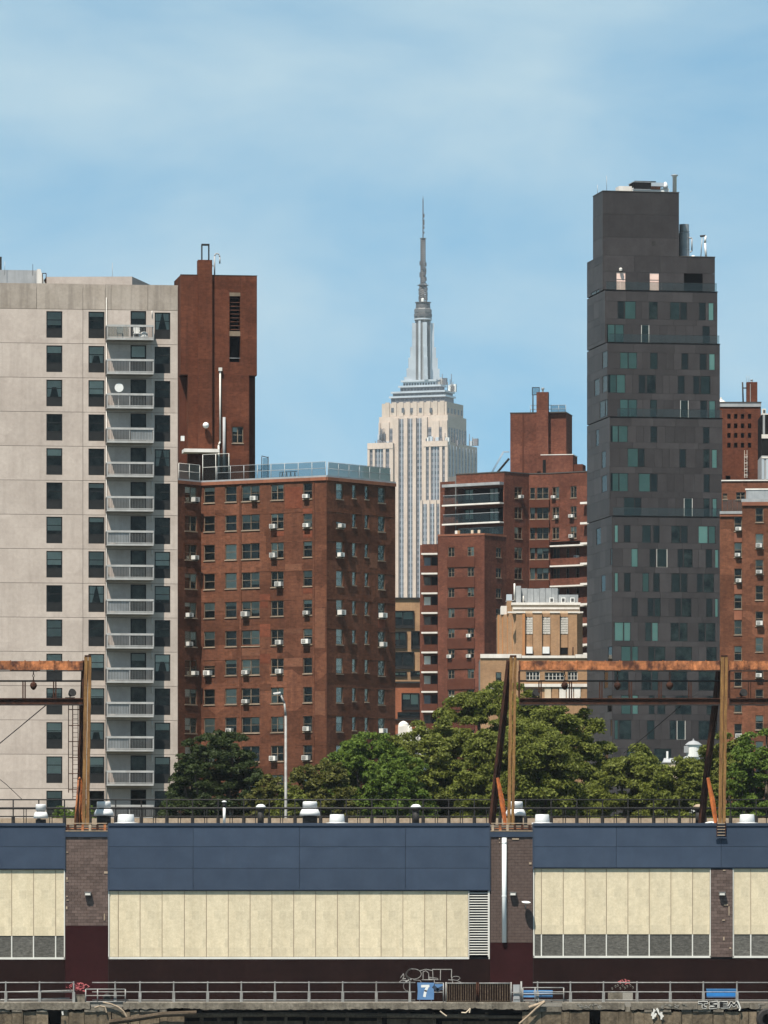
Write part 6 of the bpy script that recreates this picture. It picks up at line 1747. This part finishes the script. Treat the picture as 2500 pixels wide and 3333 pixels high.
tree('tall olive green tree just left of the middle rusty post', 1590, 466, 2246, 200, 'leaf_a', 6, 52000, .3)
tree('broad olive green tree right of the middle rusty post', 1800, 462, 2286, 200, 'leaf_a', 7, 52000, .3)
tree('olive green tree beneath the long rusty beam, below the charcoal tower', 2060, 454, 2448, 170, 'leaf_a', 8, 26000)
tree('low olive green tree left of the white cupola', 2195, 447, 2478, 140, 'leaf_a', 9, 20000)
tree('olive green tree around the right rusty post', 2350, 456, 2420, 130, 'leaf_a', 10, 24000)
tree('bright green tree cut by the right edge of the picture', 2490, 450, 2392, 140, 'leaf_b', 11, 22000)
tree('low bright green tree between the lamp and the tall trees', 1290, 446, 2470, 140, 'leaf_b', 12, 18000)
tree('low olive tree in front of the tall pair behind the middle post', 1700, 446, 2360, 210, 'leaf_a', 13, 44000)
tree('low olive tree at the left foot of the lamp behind the railing', 955, 441, 2570, 80, 'leaf_a', 14, 8000, .5)
tree('low green tree in the gap behind the left rusty post', 240, 470, 2630, 110, 'leaf_b', 15, 9000, .5)

# ================================================================== pier deck, railing, seawall
random.seed(91)
DK = 396.0
fd = Face(1250, DK, 0)
def Ud(x): return fd.u(x)
def Zd(y): return Z(y, DK)
struct(obj('pier_deck', MB().box(Ud(-150), Ud(2650), .35, 4.3, -.3, -.004).mesh('pier_deck', mt['deck']), None, (0, DK, 0)))

def deck_rail(label, xs, x0, x1):
    f = fd.off(.5); U = f.u; zz = lambda y: f.z(1250, y)
    t = thing('deck_railing', label, 'railing', (X((x0+x1)/2, DK+.5), DK+.5, 0), 'grey pipe railings on the pier deck')
    for y, r in ((3198.5, .045), (3229, .04), (3255.5, .04)):
        ftube(t, 'rail', f, [(U(x0),0,zz(y)),(U(x1),0,zz(y))], r, 'galv', 6)
    for x in xs:
        b = MB().tube((0,0,-.01), (0,0,zz(3194)), .05, .05, 8); b.box(-.09,.09,-.09,.09,-.01,zz(3229))
        onface('post', b.mesh('post', mt['galv']), t, f, U(x), 0, 0)
deck_rail('grey pipe railing at the far left of the pier deck', [-90, 19, 128.7, 240], -100, 242)
deck_rail('long grey pipe railing along the middle of the pier deck', [375, 455.7, 565.4, 676, 785.7, 895, 1006, 1115.6, 1225, 1334], 300, 1352)
deck_rail('grey pipe railing along the right of the pier deck', [1750, 1857, 1964.6, 2073.4, 2182, 2289.5, 2399, 2508], 1735, 2600)
def framed_gate(label, xa, xb, ya, yb, rails, name='gangway_rail'):
    f = fd.off(.12); U = f.u; zz = lambda y: f.z(1250, y)
    t = thing(name, label, 'railing', (X((xa+xb)/2, DK), DK+.12, 0))
    for y in rails: ftube(t, 'rail', f, [(U(xa),0,zz(y)),(U(xb),0,zz(y))], .04, 'galv', 6)
    for x in (xa, xa+(xb-xa)*.3, xb): ftube(t, 'post', f, [(U(x),0,-.02 if True else 0),(U(x),0,zz(ya))], .045, 'galv', 6)
framed_gate('low pipe gangway frame beside the red netting at left', 279, 408, 3220, 3262, (3220, 3241, 3261))
framed_gate('low pipe gangway frame in front of the light blue slats', 1702, 1835, 3215, 3257, (3215, 3235, 3256))
# leaning spare pipes at the far left
for i, (xa, ya, xb, yb) in enumerate(((0, 3230, 240, 3224), (0, 3254, 225, 3250))):
    tag(obj('loose_pipe', MB().tube((Ud(xa)-Ud(120),0,Zd(ya)-Zd((ya+yb)/2)), (Ud(xb)-Ud(120),0,Zd(yb)-Zd((ya+yb)/2)), .04, .04, 7).mesh('loose_pipe', mt['galv']), None, (X(120,DK), DK+.7, Zd((ya+yb)/2))), ('upper' if i == 0 else 'lower')+' loose grey pipe tied along the left deck railing', 'pipe')
# red netting
rn = MB()
for i in range(60):
    x, y = random.gauss(258, 13), random.gauss(3212, 6)
    p = (X(x,DK+.6)-X(258,DK+.6), random.uniform(-.1,.1), Zd(y)); q = (p[0]+random.uniform(-.2,.2), p[1]+random.uniform(-.05,.05), p[2]+random.uniform(-.12,.12))
    rn.tube(p, q, .022, .018, 4)
tag(obj('red_netting', rn.mesh('red_netting', mt['red_rag']), None, (X(258,DK+.6), DK+.62, 0)), 'tangled faded red netting caught on the left deck railing', 'netting')
tag(obj('black_bag', MB().lathe([(.1,0),(.24,.08),(.27,.3),(.16,.5),(.05,.56)], 10).mesh('black_bag', mt['black'], True), None, (X(345,DK), DK+1.2, 0)), 'black bag slumped behind the low gangway frame at left', 'bag')
tag(obj('junction_box', MB().box(-.32,.32,-.2,.2,0,.44).box(-.34,.34,-.22,.22,.44,.48).mesh('junction_box', mt['sea_conc']), None, (X(258,DK), DK+.9, 0)), 'grey concrete box below the red netting', 'box')
# number sign, gate, cabinet, benches
def sign7():
    f = fd.off(.3); U = f.u; zz = lambda y: f.z(1250, y)
    t = thing('number_sign', 'blue pier sign with a large white number 7', 'sign', (X(1385,DK), DK+.3, 0))
    b = MB(); x0, x1, z0, z1 = U(1358)-U(1385), U(1412)-U(1385), zz(3254), zz(3199)
    pts = [(x0, z0), (x1, z0), (x1+.02, zz(3232)), (x1-.02, zz(3212)), (x1+.05, z1), (x0, z1+.02), (x0+.04, zz(3225))]
    n = len(pts)
    b.v = [(p[0], 0, p[1]) for p in pts]+[(p[0], .04, p[1]) for p in pts]
    b.f = [tuple(range(n)), tuple(reversed(range(n, 2*n)))]+[(i, i+n, (i+1) % n+n, (i+1) % n) for i in range(n)]; b.m = [0]*len(b.f)
    onface('board', b.mesh('board', mt['sign_blue']), t, f, U(1385))
    k = lambda a, c: (U(1270+a/3.687)-U(1385), zz(3120+c/3.687))
    m = MB().ribbon([k(380, 332), k(462, 330)], .16, -.006); m.ribbon([k(452, 330), k(424, 388), k(412, 452)], .17, -.0075)
    onface('number', m.mesh('number', mt['white']), t, f, U(1385))
    for x in (1366, 1404): onface('leg', MB().box(-.03,.03,.045,.10,-.01,zz(3210)).mesh('leg', mt['galv']), t, f, U(x))
    t = thing('torn_banner', 'torn dark blue banner on a pale frame beside the number sign', 'banner', (X(1430,DK), DK+.3, 0))
    f2 = f
    fbox(t, 'cloth', f, U(1415), U(1442), .0, .012, zz(3222), zz(3203), 'sign_blue')
    onface('cloth_fold', MB().ribbon([(U(1412),zz(3212)),(U(1424),zz(3222)),(U(1442),zz(3214))], .22, -.004).mesh('cloth_fold', mt['blue_trim']), t, f)
    for pts in ([(U(1443.5),0,-.01),(U(1443.5),0,zz(3199))], [(U(1413),.05,zz(3230)),(U(1444),.05,zz(3230))], [(U(1413),.05,zz(3200)),(U(1444),.05,zz(3200))]): ftube(t, 'frame_bar', f, pts, .04, 'galv', 6)
sign7()
def slat_gate():
    f = fd.off(.4); U = f.u; zz = lambda y: f.z(1250, y)
    t = thing('slatted_gate', 'dark brown slatted double gate in the pier railing', 'gate', (X(1560,DK), DK+.4, 0))
    fbox(t, 'backing', f, U(1452), U(1664), .06, .09, 0, zz(3201), 'base_brown')
    for xa, xb in ((1452, 1550), (1560, 1664)):
        n = 13
        for i in range(n):
            u = U(xa)+(U(xb)-U(xa))*(i+.5)/n
            fbox(t, 'slat', f, u-.022, u+.022, 0, .05, .06, zz(3203), 'timber')
        ftube(t, 'top_rail', f, [(U(xa),.02,zz(3200.5)),(U(xb),.02,zz(3200.5))], .045, 'galv', 6)
    for x in (1452, 1552, 1558, 1664): ftube(t, 'post', f, [(U(x),.02,-.01),(U(x),.02,zz(3197))], .05, 'rust_dk' if 1500 < x < 1600 else 'galv', 6)
    ftube(t, 'bottom_rail', f, [(U(1452),.02,.05),(U(1664),.02,.05)], .03, 'timber', 6)
    t = thing('grey_cabinet', 'grey metal cabinet standing right of the slatted gate', 'cabinet', (X(1681,DK), DK+.5, 0))
    fbox(t, 'body', f, U(1670), U(1693), .1, .6, 0, zz(3205), 'zinc'); fbox(t, 'door', f, U(1672), U(1691), .07, .098, zz(3230), zz(3208), 'coping_grey')
    fbox(t, 'door', f, U(1672), U(1691), .07, .098, zz(3253), zz(3234), 'coping_grey')
    t = thing('gate_post', 'grey pipe gate post between the cabinet and the blue slats', 'post', (X(1698,DK), DK+.4, 0))
    ftube(t, 'pipe', f, [(U(1697),0,-.01),(U(1697),0,zz(3194))], .06, 'galv'); ftube(t, 'crossbar', f, [(U(1664),0,zz(3231)),(U(1697),0,zz(3231))], .035, 'galv')
    f = fd.off(1.2); U = f.u; zz = lambda y: f.z(1250, y)
    t = thing('blue_slatted_bench', 'light blue slatted bench behind the low gangway frame', 'bench', (X(1750,DK+1.2), DK+1.2, 0))
    for i, (ya, yb) in enumerate(((3223,3229),(3231,3237),(3240,3246))): fbox(t, 'slat', f, U(1702), U(1799), .0 if i < 2 else -.25, .04 if i < 2 else .1, zz(yb), zz(ya), 'bench_lt')
    for x in (1706, 1750, 1794): fbox(t, 'leg', f, U(x), U(x)+.07, .05, .12, -.005, zz(3224), 'black')
    f = fd.off(1.0); U = f.u; zz = lambda y: f.z(1250, y)
    t = thing('blue_panel_bench', 'bright blue panel back bench at the right of the pier deck', 'bench', (X(2348,DK+1), DK+1, 0))
    fbox(t, 'back_panel', f, U(2300), U(2397), 0, .05, zz(3243), zz(3221), 'bench_blue'); fbox(t, 'top_rail', f, U(2299), U(2398), -.03, .07, zz(3221)+.002, zz(3218.5), 'bench_lt')
    fbox(t, 'seat', f, U(2300), U(2397), -.4, -.002, zz(3246), zz(3244), 'sign_blue')
    for x in (2304, 2391): fbox(t, 'leg', f, U(x), U(x)+.07, -.3, .04, -.005, zz(3246.5), 'black')
slat_gate()

def seawall():
    t = obj('seawall', MB().box(Ud(-150), Ud(2650), 2.6, 3.4, -3.4, -.31).mesh('seawall', mt['room_dark']), None, (0, DK, 0)); struct(t)
    # cap beam lengths with a broken lower edge
    cuts = [-150, 35, 80, 292]
    def cap(xa, xb, dz=0.0):
        ua, ub = Ud(xa)+.008, Ud(xb)-.008; n = max(4, int((ub-ua)/.09)); b = MB()
        for i in range(n):
            a, c = ua+(ub-ua)*i/n, ua+(ub-ua)*(i+1)/n
            k1, k2 = capn(a), capn(c)
            zt = -.005+dz; z1, z2 = -.50+k1+dz, -.50+k2+dz
            y1, y2 = -.02+k1*.12, -.02+k2*.12
            b.quad((a,y1,z1),(c,y2,z2),(c,0,zt-.06),(a,0,zt-.06)); b.quad((a,0,zt-.06),(c,0,zt-.06),(c,.04,zt),(a,.04,zt))
            b.quad((a,.04,zt),(c,.04,zt),(c,.34,zt),(a,.34,zt)); b.quad((a,.34,z1),(c,.34,z2),(c,y2,z2),(a,y1,z1))
        b.quad((ua,0,-.45),(ua,.34,-.45),(ua,.34,-.06),(ua,0,-.06)); b.quad((ub,0,-.45),(ub,.34,-.45),(ub,.34,-.06),(ub,0,-.06))
        obj('cap_stone', b.mesh('cap_stone', mt['sea_conc']), t)
    nz = [random.random()**2 for _ in range(4000)]
    def capn(u):
        def vn(f_, o):
            q = u*f_+o; i = int(math.floor(q)); t_ = q-i; return nz[i % 4000]*(1-t_)+nz[(i+1) % 4000]*t_
        return .22*vn(.55, 900)*vn(2.1, 70)+.10*vn(6.3, 1500)-.02
    for xa, xb in ((-150, 33), (33, 81), (81, 214), (214, 293), (400, 598), (598, 830), (830, 1062), (1062, 1330), (1330, 1602), (1602, 1723), (1830, 2034), (2054, 2270), (2270, 2440), (2440, 2650)): cap(xa, xb)
    for xa, xb in ((295, 398), (1725, 1828), (2036, 2052)): obj('low_cap', MB().box(Ud(xa), Ud(xb), .05, .34, -.62, -.30).mesh('low_cap', mt['sea_conc']), t)
    # block facing below, with dark gaps
    def blocks(xa, xb, gaps=()):
        x = xa
        while x < xb:
            w = random.uniform(24, 66); e = min(x+w, xb)
            if not any(g0 < (x+e)/2 < g1 for g0, g1 in gaps):
                u0, u1 = Ud(x)+.012, Ud(e)-.012; d = random.uniform(-.05, .1)
                b = MB(); b.box(0, u1-u0, 0, .5, 0, 2.1)
                for i in (0, 1, 4, 5): b.v[i] = (b.v[i][0]+random.uniform(-.02,.02), random.uniform(-.03,.05), b.v[i][2]+random.uniform(-.02,.03))
                obj('facing_block', b.mesh('facing_block', mt['sea_block']), t, (u0, .06+d, -2.72))
                if random.random() < .5: obj('facing_ledge', MB().box(0, (u1-u0)*.9, 0, .3, 0, .16).mesh('facing_ledge', mt['sea_conc']), t, (u0, .0+d, -.64))
            x = e
    blocks(-140, 362, [(140, 190)]); blocks(364, 600); blocks(1700, 2480, [(1680, 1722), (1905, 1950)]); blocks(2500, 2650)
    # timber: stringers, piles
    for (xa, xb, ya, yb, r) in ((600, 900, 3305, 3303, .16), (900, 1260, 3302, 3306, .17), (1240, 1580, 3306, 3309, .15), (430, 620, 3300, 3306, .14), (1560, 1700, 3312, 3310, .12)):
        obj('stringer', MB().tube((Ud(xa), .45, Zd(ya)), (Ud(xb), .45, Zd(yb)), r, r*.9, 9).mesh('stringer', mt['timber']), t)
    for x in (712, 862, 1000, 1060, 1235, 1412, 1585, 655, 1330, 1500, 780, 930, 1130):
        r = random.uniform(.10, .2)
        obj('pile', MB().tube((Ud(x)+random.uniform(-.05,.05), .8+random.uniform(-.2,.6), -3.0), (Ud(x), .8, Zd(3297)), r, r*.85, 9).mesh('pile', mt['timber']), t)
    for xa, xb in ((600, 760), (770, 985), (1000, 1240), (1260, 1420), (1440, 1690)):
        obj('back_plank', MB().box(Ud(xa), Ud(xb), 1.4, 1.5, -1.5, Zd(3322)+random.uniform(-.1,.1)).mesh('back_plank', mt['sea_block']), t)
    # painted tag on the cap
    def cp(pts, k=3.318): return [(Ud(2000+a/k), Zd(3150+b/k)) for a, b in pts]
    strokes = [[(912,375),(1000,375)], [(958,375),(958,425),(985,428)], [(1110,372),(1035,380),(1040,398),(1105,405),(1100,425),(1030,432)],
               [(1140,370),(1140,425)], [(1215,375),(1160,376),(1160,400),(1210,400)], [(1160,400),(1160,424),(1218,424)],
               [(1232,425),(1262,375),(1290,410),(1320,372),(1345,425)]]
    w, bl = MB(), MB()
    for s in strokes: w.ribbon(cp(s), .17, -.045); bl.ribbon(cp(s), .085, -.052)
    obj('graffiti', w.mesh('graffiti', mt['lattice']), t); obj('graffiti', bl.mesh('graffiti', mt['black']), t)
    sc = MB()
    for cx in (2152, 2176, 2200, 2225, 1890, 1912, 1935, 1955, 2478):
        p = [(cx+random.uniform(-12,12), 3275+random.uniform(-8,8)) for _ in range(6)]
        sc.ribbon([(Ud(a), Zd(b)) for a, b in p], .04, -.046-cx*1e-6)
    obj('graffiti', sc.mesh('graffiti', mt['deck']), t)
    wp = MB()
    for i in range(12):
        x, y = random.uniform(2122, 2155), random.uniform(3284, 3312)
        wp.ribbon([(Ud(x), Zd(y)), (Ud(x+random.uniform(-5,5)), Zd(y+random.uniform(4,12)))], random.uniform(.05,.14), -.035-i*.001)
    obj('paint_splash', wp.mesh('paint_splash', mt['lattice']), t)
seawall()
# debris on the wall
def log(name, label, cat, pts, r, m, D=DK-.15):
    o0 = pts[0]
    P = [(X(x,D)-X(o0[0],D), 0 if len(p3) == 0 else p3[0], Z(y,D)-Z(o0[1],D)) for (x, y, *p3) in pts]
    tag(obj(name, MB().path(P, r, 8).mesh(name, mt[m]), None, (X(o0[0],D), D, Z(o0[1],D))), label, cat)
log('drift_log', 'long drift log lying on the slope at lower left', 'log', [(355, 3328), (430, 3318), (530, 3302), (640, 3298)], .17, 'timber', DK-.3)
log('drift_plank', 'pale bent branch lying over the left gap in the wall', 'branch', [(335, 3263), (360, 3268), (385, 3278), (402, 3292), (412, 3310)], .06, 'drift')
log('drift_plank', 'pale twisted branch lying flat in the left gap', 'branch', [(308, 3280), (325, 3275), (342, 3278), (347, 3296)], .05, 'drift')
log('driftwood_pole', 'pale grey driftwood pole leaning on the wall below the blue slats', 'pole', [(1690, 3333), (1715, 3312), (1745, 3283), (1772, 3262)], .07, 'drift')
log('driftwood_pole', 'tan driftwood stump resting beside the leaning pole', 'pole', [(1722, 3280), (1752, 3270), (1774, 3261)], .11, 'drift', DK-.05)
log('yellow_strap', 'yellow strap hanging off the wall below the number sign', 'strap', [(1432, 3291), (1443, 3300), (1454, 3308)], .045, 'cream')
log('yellow_strap', 'crumpled yellow strap on the wall below the slatted gate', 'strap', [(1502, 3296), (1516, 3297), (1526, 3288), (1531, 3282), (1528, 3297)], .045, 'cream')
log('white_rag', 'white rag hanging from the wall below the right bench', 'rag', [(2400, 3258), (2406, 3270), (2410, 3283), (2407, 3290)], .055, 'lattice')
log('white_scrap', 'small white scrap stuck on the wall far left', 'scrap', [(203, 3292), (205, 3304)], .06, 'lattice')
tag(obj('lorry_tyre', (lambda b: b)(MB().lathe([(.62,-.2),(.7,-.12),(.7,.12),(.62,.2),(.36,.2),(.36,-.2)], 24)).mesh('lorry_tyre', mt['black']), None, (X(2496, DK), DK-.4, Zd(3318))), 'black rubber tyre fender at the lower right corner', 'tyre')
bpy.data.objects['lorry_tyre'].rotation_euler = (R(90), 0, R(8))

# ================================================================== air between the camera and the far skyline
hz = MB().box(-1450, 1450, -120, 4950, -4.5, 500).mesh('haze', [])
hm = bpy.data.materials.new('haze_air'); hm.use_nodes = True
hn, hl = hm.node_tree.nodes, hm.node_tree.links
hn.clear()
ho = hn.new('ShaderNodeOutputMaterial'); hp = hn.new('ShaderNodeVolumePrincipled')
hp.inputs['Color'].default_value = (.84, .91, 1.0, 1)
hp.inputs['Density'].default_value = 0.000026
hp.inputs['Anisotropy'].default_value = 0.1
hl.new(hp.outputs[0], ho.inputs['Volume'])
hz.materials.append(hm)
stuff(obj('haze', hz))
